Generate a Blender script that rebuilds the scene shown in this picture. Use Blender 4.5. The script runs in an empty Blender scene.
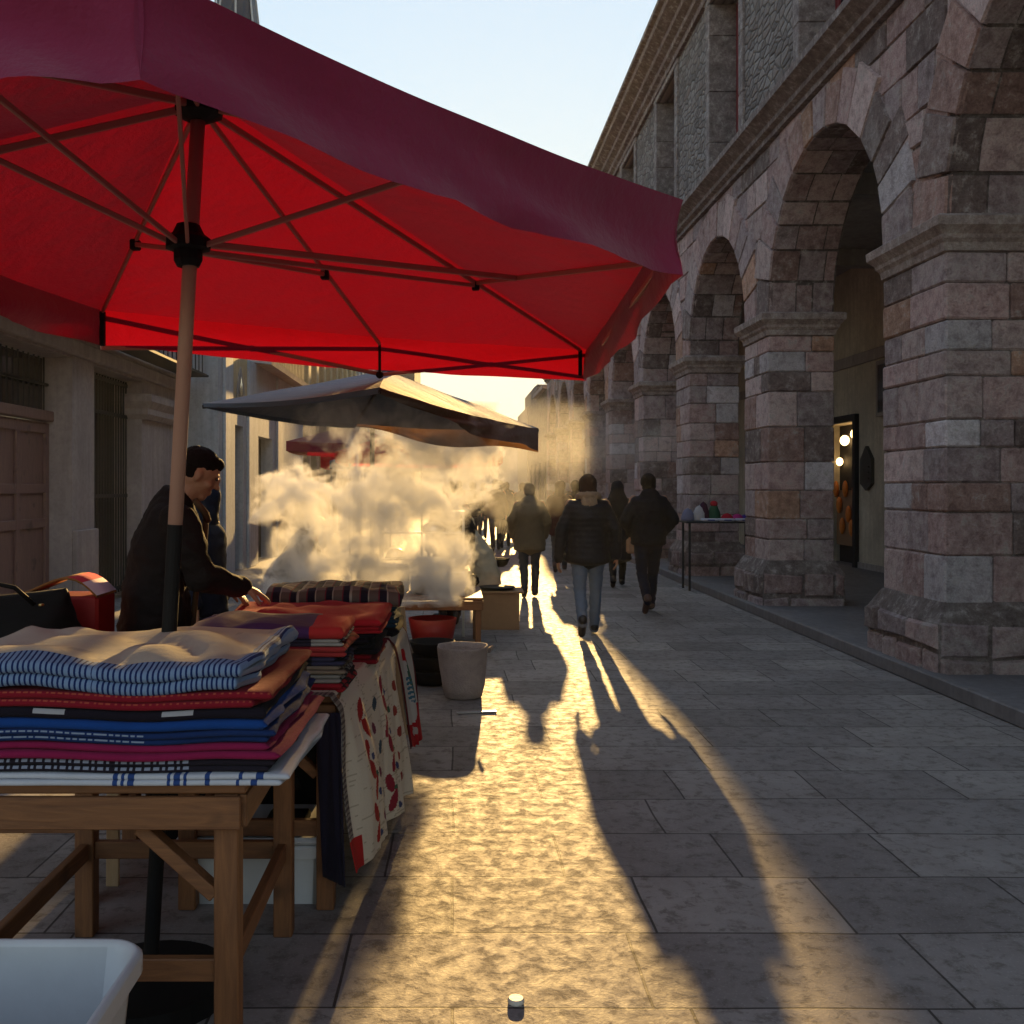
import bpy, bmesh, math, random
from mathutils import Vector, Matrix, noise, Quaternion
rnd = random.Random(7)
scn = bpy.context.scene
COL = scn.collection
R = math.radians

# ---------------------------------------------------------------- camera
H_CAM = 1.58
cd = bpy.data.cameras.new('camera'); cam = bpy.data.objects.new('camera', cd); COL.objects.link(cam)
cam.location = (0, 0, H_CAM); cam.rotation_euler = (R(90), 0, 0)
cd.sensor_width = 36; cd.lens = 36 * 1000 / 1024
cd.shift_x = 60 / 1024; cd.shift_y = -26 / 1024
cd.clip_start = 0.05; cd.clip_end = 2000
scn.camera = cam
# ---------------------------------------------------------------- light
SUN = Vector((0.072, 1.0, 0.20)).normalized()
world = bpy.data.worlds.new('World'); scn.world = world; world.use_nodes = True
wn = world.node_tree; wn.nodes.clear()
sky = wn.nodes.new('ShaderNodeTexSky'); sky.sky_type = 'NISHITA'; sky.sun_disc = False
sky.sun_elevation = math.asin(SUN.z); sky.sun_rotation = math.atan2(SUN.x, SUN.y)
sky.air_density = 1.25; sky.dust_density = 0.1; sky.ozone_density = 1.0
bg = wn.nodes.new('ShaderNodeBackground'); bg.inputs[1].default_value = 0.15
wo = wn.nodes.new('ShaderNodeOutputWorld')
lum = wn.nodes.new('ShaderNodeRGBToBW'); wn.links.new(sky.outputs[0], lum.inputs[0])   # sky divided by its own brightness, dimming the glow round the sun
m1 = wn.nodes.new('ShaderNodeMath'); m1.operation = 'MULTIPLY_ADD'; wn.links.new(lum.outputs[0], m1.inputs[0]); m1.inputs[1].default_value = 0.40; m1.inputs[2].default_value = 1.0
hs = wn.nodes.new('ShaderNodeHueSaturation'); hs.inputs['Saturation'].default_value = 0.7; wn.links.new(sky.outputs[0], hs.inputs['Color'])
dv = wn.nodes.new('ShaderNodeVectorMath'); dv.operation = 'DIVIDE'; wn.links.new(hs.outputs[0], dv.inputs[0]); wn.links.new(m1.outputs[0], dv.inputs[1])
wn.links.new(dv.outputs[0], bg.inputs[0]); wn.links.new(bg.outputs[0], wo.inputs[0])
sd = bpy.data.lights.new('sun', 'SUN'); sun = bpy.data.objects.new('sun', sd); COL.objects.link(sun)
sd.energy = 3.4; sd.angle = R(0.6); sd.color = (1.0, 0.62, 0.22)
sun.rotation_euler = (-SUN).to_track_quat('-Z', 'Y').to_euler(); sun.location = (3, 20, 30)
vs = scn.view_settings; vs.view_transform = 'Standard'; vs.look = 'None'; vs.gamma = 1.0; vs.exposure = 1.78
cy = scn.cycles
cy.use_denoising = True
cy.volume_step_rate = 0.6; cy.volume_max_steps = 96; cy.volume_bounces = 3
cy.max_bounces = 6; cy.diffuse_bounces = 3; cy.glossy_bounces = 2; cy.transmission_bounces = 4
cy.caustics_reflective = False; cy.caustics_refractive = False
cy.sample_clamp_indirect = 4.0

# ---------------------------------------------------------------- helpers
def P(x, y, Y):
    return Vector(((x - 452) / 1000 * Y, Y, H_CAM - (y - 486) / 1000 * Y))
def G(x, y):
    Y = H_CAM * 1000 / (y - 486)
    return Vector(((x - 452) / 1000 * Y, Y, 0))

class MB:
    def __init__(s): s.v = []; s.f = []; s.c = []
    def face(s, pts, col=(1, 1, 1)):
        b = len(s.v); s.v += [tuple(p) for p in pts]; s.f.append(tuple(range(b, b + len(pts)))); s.c.append(col)
    def mesh(s, V, F, col=(1, 1, 1)):
        b = len(s.v); s.v += [tuple(p) for p in V]
        for k, f in enumerate(F):
            s.f.append(tuple(i + b for i in f)); s.c.append(col[k] if isinstance(col, list) else col)
    def box(s, a, b, col=(1, 1, 1), ch=0.0, M=None):
        a = Vector(a); b = Vector(b)
        lo = Vector([min(a[i], b[i]) for i in range(3)]); hi = Vector([max(a[i], b[i]) for i in range(3)])
        c = min(ch, (hi - lo)[0] * .4, (hi - lo)[1] * .4, (hi - lo)[2] * .4)
        if c <= 0:
            V = [Vector((x, y, z)) for x in (lo.x, hi.x) for y in (lo.y, hi.y) for z in (lo.z, hi.z)]
            F = [(0, 1, 3, 2), (4, 6, 7, 5), (0, 4, 5, 1), (2, 3, 7, 6), (0, 2, 6, 4), (1, 5, 7, 3)]
        else:
            V = []; idx = {}
            for ix in (0, 1):
                for iy in (0, 1):
                    for iz in (0, 1):
                        base = Vector((hi.x if ix else lo.x, hi.y if iy else lo.y, hi.z if iz else lo.z))
                        s_ = Vector((-1 if ix else 1, -1 if iy else 1, -1 if iz else 1))
                        for ax in range(3):
                            o = Vector((s_.x * c, s_.y * c, s_.z * c)); o[ax] = 0
                            idx[(ix, iy, iz, ax)] = len(V); V.append(base + o)
            F = []
            for ax in range(3):
                o1, o2 = (ax + 1) % 3, (ax + 2) % 3
                for sd_ in (0, 1):
                    q = []
                    for (p, r) in ((0, 0), (1, 0), (1, 1), (0, 1)):
                        k = [0, 0, 0]; k[ax] = sd_; k[o1] = p; k[o2] = r; q.append(idx[(k[0], k[1], k[2], ax)])
                    F.append(tuple(q if sd_ else q[::-1]))
                for p in (0, 1):
                    for r in (0, 1):
                        k0 = [0, 0, 0]; k0[o1] = p; k0[o2] = r; k1 = list(k0); k1[ax] = 1
                        F.append((idx[(*k0, o1)], idx[(*k1, o1)], idx[(*k1, o2)], idx[(*k0, o2)]))
            for ix in (0, 1):
                for iy in (0, 1):
                    for iz in (0, 1):
                        F.append(tuple(idx[(ix, iy, iz, a_)] for a_ in range(3)))
        if M: V = [M @ p for p in V]
        s.mesh(V, F, col)
    def bar(s, p0, p1, w, h=None, col=(1, 1, 1), up=(0, 0, 1), ch=0.003):
        p0 = Vector(p0); p1 = Vector(p1); d = p1 - p0; L = d.length; h = h or w
        z = d.normalized(); x = Vector(up).cross(z)
        if x.length < .01: x = Vector((1, 0, 0)).cross(z)
        x.normalize(); y = z.cross(x)
        M = Matrix((x, y, z)).transposed().to_4x4(); M.translation = p0
        s.box((-w / 2, -h / 2, 0), (w / 2, h / 2, L), col, ch, M)
    def tube(s, pts, rad, n=10, col=(1, 1, 1), cap=True):
        pts = [Vector(p) for p in pts]; m = len(pts)
        if not hasattr(rad, '__len__'): rad = [rad] * m
        V = []; ref = None
        for i, p in enumerate(pts):
            t = (pts[min(i + 1, m - 1)] - pts[max(i - 1, 0)]).normalized()
            if ref is None:
                ref = Vector((0, 0, 1)) if abs(t.z) < .9 else Vector((1, 0, 0))
            a = t.cross(ref).normalized(); b = t.cross(a); ref = -b if False else ref
            for k in range(n):
                th = 2 * math.pi * k / n; V.append(p + (a * math.cos(th) + b * math.sin(th)) * rad[i])
        F = [(i * n + k, i * n + (k + 1) % n, (i + 1) * n + (k + 1) % n, (i + 1) * n + k) for i in range(m - 1) for k in range(n)]
        if cap: F.append(tuple(range(n))[::-1]); F.append(tuple(range((m - 1) * n, m * n)))
        s.mesh(V, F, col)
    def lathe(s, c, prof, n=24, col=(1, 1, 1), sx=1, sy=1, wob=0, seed=0):
        c = Vector(c); V = []; m = len(prof)
        for i, (r, z) in enumerate(prof):
            for k in range(n):
                th = 2 * math.pi * k / n
                w = 1 + wob * noise.noise(Vector((math.cos(th) * 1.5 + seed, math.sin(th) * 1.5, z * 8)))
                V.append(c + Vector((r * w * math.cos(th) * sx, r * w * math.sin(th) * sy, z)))
        F = [(i * n + k, i * n + (k + 1) % n, (i + 1) * n + (k + 1) % n, (i + 1) * n + k) for i in range(m - 1) for k in range(n)]
        F.append(tuple(range(n))[::-1]); F.append(tuple(range((m - 1) * n, m * n)))
        s.mesh(V, F, col)
    def blob(s, c, r, n=10, m=8, col=(1, 1, 1), M=None):
        c = Vector(c); V = []
        for i in range(m + 1):
            ph = math.pi * i / m
            for k in range(n):
                th = 2 * math.pi * k / n
                p = Vector((r[0] * math.sin(ph) * math.cos(th), r[1] * math.sin(ph) * math.sin(th), r[2] * math.cos(ph)))
                if M: p = M @ p
                V.append(c + p)
        F = [(i * n + k, (i + 1) * n + k, (i + 1) * n + (k + 1) % n, i * n + (k + 1) % n) for i in range(m) for k in range(n)]
        s.mesh(V, F, col)
    def rloft(s, cx, cy_, hx, hy, prof, col=(1, 1, 1)):
        V = []
        for off, z in prof:
            V += [Vector((cx - hx - off, cy_ - hy - off, z)), Vector((cx + hx + off, cy_ - hy - off, z)),
                  Vector((cx + hx + off, cy_ + hy + off, z)), Vector((cx - hx - off, cy_ + hy + off, z))]
        m = len(prof)
        F = [(i * 4 + k, i * 4 + (k + 1) % 4, (i + 1) * 4 + (k + 1) % 4, (i + 1) * 4 + k) for i in range(m - 1) for k in range(4)]
        F += [(3, 2, 1, 0), tuple(range((m - 1) * 4, m * 4))]
        s.mesh(V, F, col)
    def profY(s, prof, y0, y1, col=(1, 1, 1)):   # closed XZ profile extruded along Y
        n = len(prof); V = [Vector((p[0], y, p[1])) for y in (y0, y1) for p in prof]
        F = [(k, (k + 1) % n, n + (k + 1) % n, n + k) for k in range(n)] + [tuple(range(n))[::-1], tuple(range(n, 2 * n))]
        s.mesh(V, F, col)
    def tile(s, fn, u0, u1, v0, v1, d, col, g=0.006, b=0.012, nu=1, jit=0.008):
        j = lambda: rnd.uniform(-jit, jit)
        u0 += g; u1 -= g; v0 += g; v1 -= g
        if u1 - u0 < .02 or v1 - v0 < .02: return
        ja, jb, jc, jd, je, jf, jg, jh = [j() for _ in range(8)]
        V = []
        for k in range(nu + 1):
            t = k / nu; u = u0 + (u1 - u0) * t
            dd = d + (rnd.uniform(-.004, .004))
            ui = u0 + b * 1.0 + (u1 - u0 - 2 * b) * t
            va = v0 + (ja * (1 - t) + jb * t) * .5; vb = v1 + (jc * (1 - t) + jd * t) * .5
            V += [fn(u, va, -.02), fn(ui, va + b, dd), fn(ui, vb - b, dd), fn(u, vb, -.02)]
        F = []
        for k in range(nu):
            a = k * 4; c = a + 4
            F += [(a, c, c + 1, a + 1), (a + 1, c + 1, c + 2, a + 2), (a + 2, c + 2, c + 3, a + 3)]
        F += [(0, 1, 2, 3), (nu * 4 + 3, nu * 4 + 2, nu * 4 + 1, nu * 4)]
        s.mesh(V, F, col)
    def build(s, name, mat, parent=None, smooth=False, recalc=True):
        me = bpy.data.meshes.new(name); me.from_pydata(s.v, [], s.f)
        ca = me.color_attributes.new('col', 'FLOAT_COLOR', 'CORNER')
        buf = []
        for f, c in zip(s.f, s.c): buf += [c[0], c[1], c[2], 1.0] * len(f)
        ca.data.foreach_set('color', buf)
        if recalc:
            bm = bmesh.new(); bm.from_mesh(me)
            bmesh.ops.recalc_face_normals(bm, faces=bm.faces); bm.to_mesh(me); bm.free()
        if smooth: me.polygons.foreach_set('use_smooth', [True] * len(me.polygons))
        me.materials.append(mat); me.update()
        o = bpy.data.objects.new(name, me); COL.objects.link(o)
        if parent: o.parent = parent
        return o

def set_origin(o, loc):
    loc = Vector(loc); o.data.transform(Matrix.Translation(-loc)); o.location = loc
def tag(o, label=None, cat=None, group=None, kind=None):
    if label: o['label'] = label
    if cat: o['category'] = cat
    if group: o['group'] = group
    if kind: o['kind'] = kind
    return o
def thing(name, label, cat, loc=(0, 0, 0), rz=0, group=None):
    o = bpy.data.objects.new(name, None); COL.objects.link(o); o.empty_display_size = .1
    o.location = loc; o.rotation_euler = (0, 0, rz)
    return tag(o, label, cat, group)
def rehome(root):   # parts were built in world coordinates: keep them in place under a moved root
    M = Matrix.Translation(-root.location)
    for c in root.children:
        if c.type == 'MESH':
            c.data.transform(M)
            for d in c.children:
                if d.type == 'MESH': d.data.transform(M)

# ---------------------------------------------------------------- materials
def newmat(name):
    m = bpy.data.materials.new(name); m.use_nodes = True; nt = m.node_tree
    b = nt.nodes['Principled BSDF']; return m, nt, b
def N(nt, t, **k):
    n = nt.nodes.new(t)
    for a, v in k.items(): setattr(n, a, v)
    return n
def ramp(nt, fac, stops):
    r = N(nt, 'ShaderNodeValToRGB'); e = r.color_ramp.elements
    while len(e) < len(stops): e.new(.5)
    for i, (p, c) in enumerate(stops):
        e[i].position = p; e[i].color = (c, c, c, 1) if not hasattr(c, '__len__') else (*c, 1)
    nt.links.new(fac, r.inputs[0]); return r.outputs[0]
def mixc(nt, f, a, b, mode='MIX'):
    m = N(nt, 'ShaderNodeMix', data_type='RGBA', blend_type=mode)
    for i, v in ((0, f), (6, a), (7, b)):
        if hasattr(v, 'is_output'): nt.links.new(v, m.inputs[i])
        elif i == 0: m.inputs[0].default_value = v
        else: m.inputs[i].default_value = (*v, 1)
    return m.outputs[2]
def math_(nt, op, a, b=None, clamp=False):
    m = N(nt, 'ShaderNodeMath', operation=op); m.use_clamp = clamp
    for i, v in ((0, a), (1, b)):
        if v is None: continue
        if hasattr(v, 'is_output'): nt.links.new(v, m.inputs[i])
        else: m.inputs[i].default_value = v
    return m.outputs[0]
def noise_(nt, vec, scale, detail=4, rough=.55, dist=0):
    n = N(nt, 'ShaderNodeTexNoise'); n.inputs['Scale'].default_value = scale; n.inputs['Detail'].default_value = detail
    n.inputs['Roughness'].default_value = rough; n.inputs['Distortion'].default_value = dist
    if vec is not None: nt.links.new(vec, n.inputs['Vector'])
    return n.outputs[0]
def bump(nt, b, h, strength=.5, dist=.01, prev=None):
    n = N(nt, 'ShaderNodeBump'); n.inputs['Strength'].default_value = strength; n.inputs['Distance'].default_value = dist
    nt.links.new(h, n.inputs['Height'])
    if prev: nt.links.new(prev, n.inputs['Normal'])
    nt.links.new(n.outputs[0], b.inputs['Normal']); return n.outputs[0]
def wpos(nt):
    return N(nt, 'ShaderNodeNewGeometry').outputs['Position']

def plain(name, col, rough=.6, metal=0, var=.25, scale=12, bmp=.15, bdist=.004, spec=.5):
    m, nt, b = newmat(name); p = N(nt, 'ShaderNodeTexCoord').outputs['Object']
    n = noise_(nt, p, scale, 5, .6)
    c = mixc(nt, n, tuple(x * (1 - var) for x in col), tuple(min(1, x * (1 + var)) for x in col))
    nt.links.new(c, b.inputs['Base Color']); b.inputs['Roughness'].default_value = rough; b.inputs['Metallic'].default_value = metal
    b.inputs['Specular IOR Level'].default_value = spec
    if bmp: bump(nt, b, noise_(nt, p, scale * 6, 4, .6), bmp, bdist)
    return m
def attr_stone(name, rough=.85, stain=True, strength=.9):
    m, nt, b = newmat(name); p = wpos(nt)
    a = N(nt, 'ShaderNodeAttribute', attribute_name='col').outputs['Color']
    n1 = noise_(nt, p, 3.2, 6, .65); n2 = noise_(nt, p, 9, 9, .74, .15); n3 = noise_(nt, p, 60, 4, .7)
    c = mixc(nt, ramp(nt, n1, [(.3, .0), (.7, 1)]), a, mixc(nt, 1.0, a, (1.25, 1.18, 1.2), 'MULTIPLY'))
    c = mixc(nt, ramp(nt, n2, [(.36, 1), (.56, 0)]), c, mixc(nt, 1.0, c, (.55, .50, .51), 'MULTIPLY'))
    c = mixc(nt, ramp(nt, n2, [(.54, 0), (.66, .9)]), c, (.50, .46, .45))
    n5 = noise_(nt, p, 1.7, 8, .72, .2)
    c = mixc(nt, ramp(nt, n5, [(.55, 0), (.68, .55)]), c, (.46, .43, .42))
    c = mixc(nt, ramp(nt, n5, [(.28, .6), (.40, 0)]), c, (.11, .09, .085))
    c = mixc(nt, ramp(nt, n3, [(.35, .5), (.6, 0)]), c, mixc(nt, 1.0, c, (.55, .53, .52), 'MULTIPLY'))
    nt.links.new(c, b.inputs['Base Color']); b.inputs['Roughness'].default_value = rough
    b.inputs['Specular IOR Level'].default_value = .25
    h = math_(nt, 'ADD', math_(nt, 'MULTIPLY', n2, 1.3), math_(nt, 'MULTIPLY', n3, .5))
    bump(nt, b, h, strength, .04)
    return m
def cloth_mat(name, rough=.95, weave=420):
    m, nt, b = newmat(name); tc = N(nt, 'ShaderNodeTexCoord').outputs['Object']
    a = N(nt, 'ShaderNodeAttribute', attribute_name='col').outputs['Color']
    n = noise_(nt, tc, 9, 4, .6)
    c = mixc(nt, n, mixc(nt, 1.0, a, (.75, .75, .75), 'MULTIPLY'), a)
    nt.links.new(c, b.inputs['Base Color']); b.inputs['Roughness'].default_value = rough
    b.inputs['Sheen Weight'].default_value = .03; b.inputs['Specular IOR Level'].default_value = .12
    n2 = noise_(nt, tc, weave, 2, .5); n3 = noise_(nt, tc, 30, 4, .6)
    h = math_(nt, 'ADD', math_(nt, 'MULTIPLY', n2, .25), n3)
    bump(nt, b, h, .5, .006)
    return m
def garment(name, col, rough=.85, scale=14, var=.2):
    m = plain(name, col, rough, 0, var, scale, .35, .01, spec=.2); return m
def wood(name, c1, c2, axis='X', rough=.6):
    m, nt, b = newmat(name); tc = wpos(nt)
    mp = N(nt, 'ShaderNodeMapping'); mp.inputs['Scale'].default_value = {'X': (1.5, 18, 18), 'Y': (18, 1.5, 18), 'Z': (18, 18, 1.5)}[axis]
    nt.links.new(tc, mp.inputs[0]); n = noise_(nt, mp.outputs[0], 2.2, 6, .7, 1.2)
    k = noise_(nt, tc, 5, 3, .5)
    c = mixc(nt, ramp(nt, n, [(.3, 0), (.7, 1)]), c1, c2)
    c = mixc(nt, ramp(nt, k, [(.62, 0), (.72, .6)]), c, tuple(x * .35 for x in c1))
    nt.links.new(c, b.inputs['Base Color']); b.inputs['Roughness'].default_value = rough; bump(nt, b, n, .3, .004)
    return m
def box_vec(nt):
    g = N(nt, 'ShaderNodeNewGeometry'); sp = N(nt, 'ShaderNodeSeparateXYZ'); sn = N(nt, 'ShaderNodeSeparateXYZ')
    nt.links.new(g.outputs['Position'], sp.inputs[0]); nt.links.new(g.outputs['True Normal'], sn.inputs[0])
    f = math_(nt, 'GREATER_THAN', math_(nt, 'ABSOLUTE', sn.outputs[0]), .5)
    u = N(nt, 'ShaderNodeMix', data_type='FLOAT'); nt.links.new(f, u.inputs[0]); nt.links.new(sp.outputs[0], u.inputs[2]); nt.links.new(sp.outputs[1], u.inputs[3])
    c = N(nt, 'ShaderNodeCombineXYZ'); nt.links.new(u.outputs[0], c.inputs[0]); nt.links.new(sp.outputs[2], c.inputs[1])
    return c.outputs[0], g.outputs['Position']
def rubble(name):
    m, nt, b = newmat(name); v, p = box_vec(nt)
    mp = N(nt, 'ShaderNodeMapping'); mp.inputs['Scale'].default_value = (3.6, 7.5, 1); nt.links.new(v, mp.inputs[0])
    dn = N(nt, 'ShaderNodeTexNoise'); dn.inputs['Scale'].default_value = 2.0; nt.links.new(v, dn.inputs['Vector'])
    ad = N(nt, 'ShaderNodeVectorMath', operation='ADD'); nt.links.new(mp.outputs[0], ad.inputs[0]); nt.links.new(dn.outputs['Color'], ad.inputs[1])
    v1 = N(nt, 'ShaderNodeTexVoronoi', feature='DISTANCE_TO_EDGE', voronoi_dimensions='2D'); nt.links.new(ad.outputs[0], v1.inputs['Vector']); v1.inputs['Scale'].default_value = 1.3
    v2 = N(nt, 'ShaderNodeTexVoronoi', voronoi_dimensions='2D'); nt.links.new(ad.outputs[0], v2.inputs['Vector']); v2.inputs['Scale'].default_value = 1.3
    s2 = N(nt, 'ShaderNodeSeparateColor'); nt.links.new(v2.outputs['Color'], s2.inputs[0])
    c = ramp(nt, s2.outputs[0], [(0, (.15, .125, .12)), (.35, (.24, .205, .195)), (.7, (.31, .28, .27)), (1, (.22, .17, .155))])
    c = mixc(nt, noise_(nt, p, 22, 5, .7), mixc(nt, 1.0, c, (.5, .5, .5), 'MULTIPLY'), mixc(nt, 1.0, c, (1.35, 1.35, 1.35), 'MULTIPLY'))
    e = ramp(nt, v1.outputs['Distance'], [(.02, 0), (.09, 1)])
    c = mixc(nt, e, (.115, .10, .095), c)
    nt.links.new(c, b.inputs['Base Color']); b.inputs['Roughness'].default_value = .9
    h = math_(nt, 'ADD', ramp(nt, v1.outputs['Distance'], [(0, 0), (.22, 1)]), math_(nt, 'MULTIPLY', noise_(nt, p, 25, 5, .7), .5))
    bump(nt, b, h, 1.0, .035); return m
def plaster(name, col, stain=.35, rough=.85, bs=.5):
    m, nt, b = newmat(name); p = wpos(nt)
    n1 = noise_(nt, p, 1.1, 6, .65); n2 = noise_(nt, p, 14, 6, .7)
    mp = N(nt, 'ShaderNodeMapping'); mp.inputs['Scale'].default_value = (6, 6, .5); nt.links.new(p, mp.inputs[0]); n3 = noise_(nt, mp.outputs[0], 1.6, 4, .6)
    c = mixc(nt, ramp(nt, n1, [(.35, 0), (.65, 1)]), tuple(x * (1 - stain) for x in col), col)
    c = mixc(nt, ramp(nt, n3, [(.35, .5), (.6, 0)]), c, tuple(x * .55 for x in col))
    c = mixc(nt, ramp(nt, n2, [(.3, .5), (.55, 0)]), c, tuple(x * .5 for x in col))
    nt.links.new(c, b.inputs['Base Color']); b.inputs['Roughness'].default_value = rough; b.inputs['Specular IOR Level'].default_value = .2
    bump(nt, b, n2, bs, .01); return m

def street_mat():
    m, nt, b = newmat('street slabs'); p = wpos(nt)
    dn = N(nt, 'ShaderNodeTexNoise'); dn.inputs['Scale'].default_value = .9; dn.inputs['Detail'].default_value = 2; nt.links.new(p, dn.inputs['Vector'])
    sb = N(nt, 'ShaderNodeVectorMath', operation='SUBTRACT'); nt.links.new(dn.outputs['Color'], sb.inputs[0]); sb.inputs[1].default_value = (.5, .5, .5)
    sc_ = N(nt, 'ShaderNodeVectorMath', operation='SCALE'); nt.links.new(sb.outputs[0], sc_.inputs[0]); sc_.inputs['Scale'].default_value = .05
    ad = N(nt, 'ShaderNodeVectorMath', operation='ADD'); nt.links.new(p, ad.inputs[0]); nt.links.new(sc_.outputs[0], ad.inputs[1])
    br = N(nt, 'ShaderNodeTexBrick'); nt.links.new(ad.outputs[0], br.inputs['Vector'])
    br.offset = .37; br.offset_frequency = 2; br.squash = 1.35; br.squash_frequency = 3
    br.inputs['Scale'].default_value = 1; br.inputs['Brick Width'].default_value = .72; br.inputs['Row Height'].default_value = .505
    br.inputs['Mortar Size'].default_value = .0055; br.inputs['Mortar Smooth'].default_value = .3; br.inputs['Bias'].default_value = 0
    br.inputs['Color1'].default_value = (.0, .0, .0, 1); br.inputs['Color2'].default_value = (1, 1, 1, 1); br.inputs['Mortar'].default_value = (.5, .5, .5, 1)
    tone = ramp(nt, br.outputs['Color'], [(0, (.20, .182, .178)), (.5, (.26, .24, .235)), (1, (.33, .305, .29))])
    n1 = noise_(nt, p, 2.3, 5, .6); n2 = noise_(nt, p, 13, 9, .74, .3); n3 = noise_(nt, p, 85, 4, .7)
    n4 = noise_(nt, p, 5, 8, .76, .5)
    c = mixc(nt, ramp(nt, n1, [(.35, 0), (.68, 1)]), mixc(nt, 1.0, tone, (.72, .70, .70), 'MULTIPLY'), tone)
    c = mixc(nt, ramp(nt, n2, [(.38, .6), (.49, 0)]), c, (.09, .075, .065))
    c = mixc(nt, ramp(nt, n4, [(.30, .7), (.40, 0)]), c, (.08, .065, .055))
    c = mixc(nt, ramp(nt, n3, [(.55, 0), (.75, .5)]), c, (.42, .40, .38))
    c = mixc(nt, br.outputs['Fac'], c, (.05, .043, .04))
    nt.links.new(c, b.inputs['Base Color'])
    rr = ramp(nt, n2, [(.35, .85), (.6, .62)]); nt.links.new(rr, b.inputs['Roughness'])
    b.inputs['Specular IOR Level'].default_value = .3
    h = math_(nt, 'ADD', math_(nt, 'MULTIPLY', ramp(nt, n2, [(.36, 0), (.48, 1)]), .55), math_(nt, 'MULTIPLY', n3, .8))
    h = math_(nt, 'ADD', h, math_(nt, 'MULTIPLY', ramp(nt, n4, [(.3, 0), (.42, 1)]), .25))
    h = math_(nt, 'SUBTRACT', h, math_(nt, 'MULTIPLY', br.outputs['Fac'], 1.2))
    bump(nt, b, h, .34, .006)
    return m

M_street = street_mat()
M_soil = plain('dusty ground', (.16, .145, .13), .9)
M_stone = attr_stone('arcade stone')
M_core = plaster('lime mortar', (.3, .26, .25), .4)
M_trim = attr_stone('moulded stone', strength=.6)
M_rubble = rubble('rubble masonry')
M_pave = plaster('arcade paving', (.20, .19, .20), .25, .7, .3)
M_greywall = plaster('grey render', (.36, .33, .32))
M_greystone = plaster('dressed grey stone', (.48, .41, .405), .3)
M_palewall = plaster('pale blue paint', (.50, .54, .60), .2, .8, .2)
M_sun_ochre = plaster('sun-tinted render', (.62, .50, .30), .3)  # ochre with the gold of the low sun put into the colour
M_brownwall = plaster('brown render', (.26, .20, .15), .3)
M_whitewall = plaster('white render', (.6, .6, .6), .2)
M_inner = plaster('cream inner wall', (.68, .63, .51), .35, .8, .2)
M_ceil = plaster('arcade ceiling', (.42, .39, .37), .2)
M_iron = plain('black iron', (.014, .014, .016), .7, 0, .3, 20, .1)
M_doorwood = wood('old brown door wood', (.17, .095, .085), (.25, .14, .125), 'Z')
M_doorgreen = wood('grey green door wood', (.11, .12, .095), (.16, .17, .13), 'Z')
M_redframe = plain('dark red paint', (.19, .018, .022), .5)
M_glass = plain('dark window glass', (.02, .024, .03), .08, 0, .1, 3, 0)
M_tablewood = wood('table wood along', (.115, .045, .017), (.235, .098, .036), 'X')
M_tablewoodz = wood('table wood upright', (.115, .045, .017), (.235, .098, .036), 'Z')
M_tablewoody = wood('table wood depth', (.115, .045, .017), (.235, .098, .036), 'Y')
M_lightwood = wood('light board wood', (.40, .27, .15), (.52, .38, .24), 'Z')
M_cloth = cloth_mat('woven cotton')
M_white = plain('white plastic', (.50, .52, .56), .45, 0, .16, 7, .12)
M_blackpl = plain('black plastic', (.010, .010, .011), .7, 0, .2, 8, .05, spec=.2)
M_blackbag = plain('black bag leather', (.008, .007, .007), .75, 0, .3, 10, .4, spec=.15)
M_redpl = plain('red plastic', (.28, .012, .012), .45)
M_brownbox = plain('brown cardboard', (.30, .17, .09), .85, 0, .15, 20, .15)
M_sack = plain('white woven sack', (.40, .35, .35), .85, 0, .35, 14, .9, .02)
M_steel = plain('dented steel', (.45, .45, .46), .3, .9, .15, 6, .15)
M_skin = plain('skin', (.36, .18, .11), .55, 0, .12, 12, .1)
M_hair = plain('dark hair', (.012, .008, .007), .7, 0, .4, 90, 1.0, .008, spec=.15)
M_hairbrown = plain('brown hair', (.055, .024, .012), .65, 0, .5, 90, 1.0, .008, spec=.2)
M_eye = plain('eye', (.05, .03, .02), .2, 0, .1, 10, 0)
def fabric_canopy(name, col, tcol, tw=.5, rough=.8):
    m, nt, b = newmat(name); out = nt.nodes['Material Output']; p = N(nt, 'ShaderNodeTexCoord').outputs['Object']
    n = noise_(nt, p, 2.2, 5, .6); n2 = noise_(nt, p, 9, 5, .65)
    c = mixc(nt, n, tuple(x * .72 for x in col), tuple(min(1, x * 1.15) for x in col))
    nt.links.new(c, b.inputs['Base Color']); b.inputs['Roughness'].default_value = rough; b.inputs['Sheen Weight'].default_value = .3
    b.inputs['Specular IOR Level'].default_value = .2
    t = N(nt, 'ShaderNodeBsdfTranslucent'); tc_ = mixc(nt, n2, tuple(x * .8 for x in tcol), tcol); nt.links.new(tc_, t.inputs[0])
    mx = N(nt, 'ShaderNodeMixShader'); mx.inputs[0].default_value = tw
    nt.links.new(b.outputs[0], mx.inputs[1]); nt.links.new(t.outputs[0], mx.inputs[2]); nt.links.new(mx.outputs[0], out.inputs['Surface'])
    bn = bump(nt, b, n2, .35, .03); nt.links.new(bn, t.inputs['Normal'])
    return m
M_redcanvas = fabric_canopy('crimson canvas', (.21, .02, .07), (.70, .006, .02), .20)
M_greycanvas = fabric_canopy('slate grey canvas', (.085, .135, .20), (.02, .02, .02), .06)
M_browncanvas = fabric_canopy('brown canvas', (.08, .045, .03), (.30, .15, .08), .2)
M_red2 = fabric_canopy('bright red canvas', (.42, .02, .03), (.7, .03, .03), .45)
M_pole = plain('beige painted pole', (.44, .27, .22), .45, 0, .1, 6, .1)
M_ribs = plain('maroon rib', (.42, .17, .14), .5, 0, .15, 6, .1)

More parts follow.
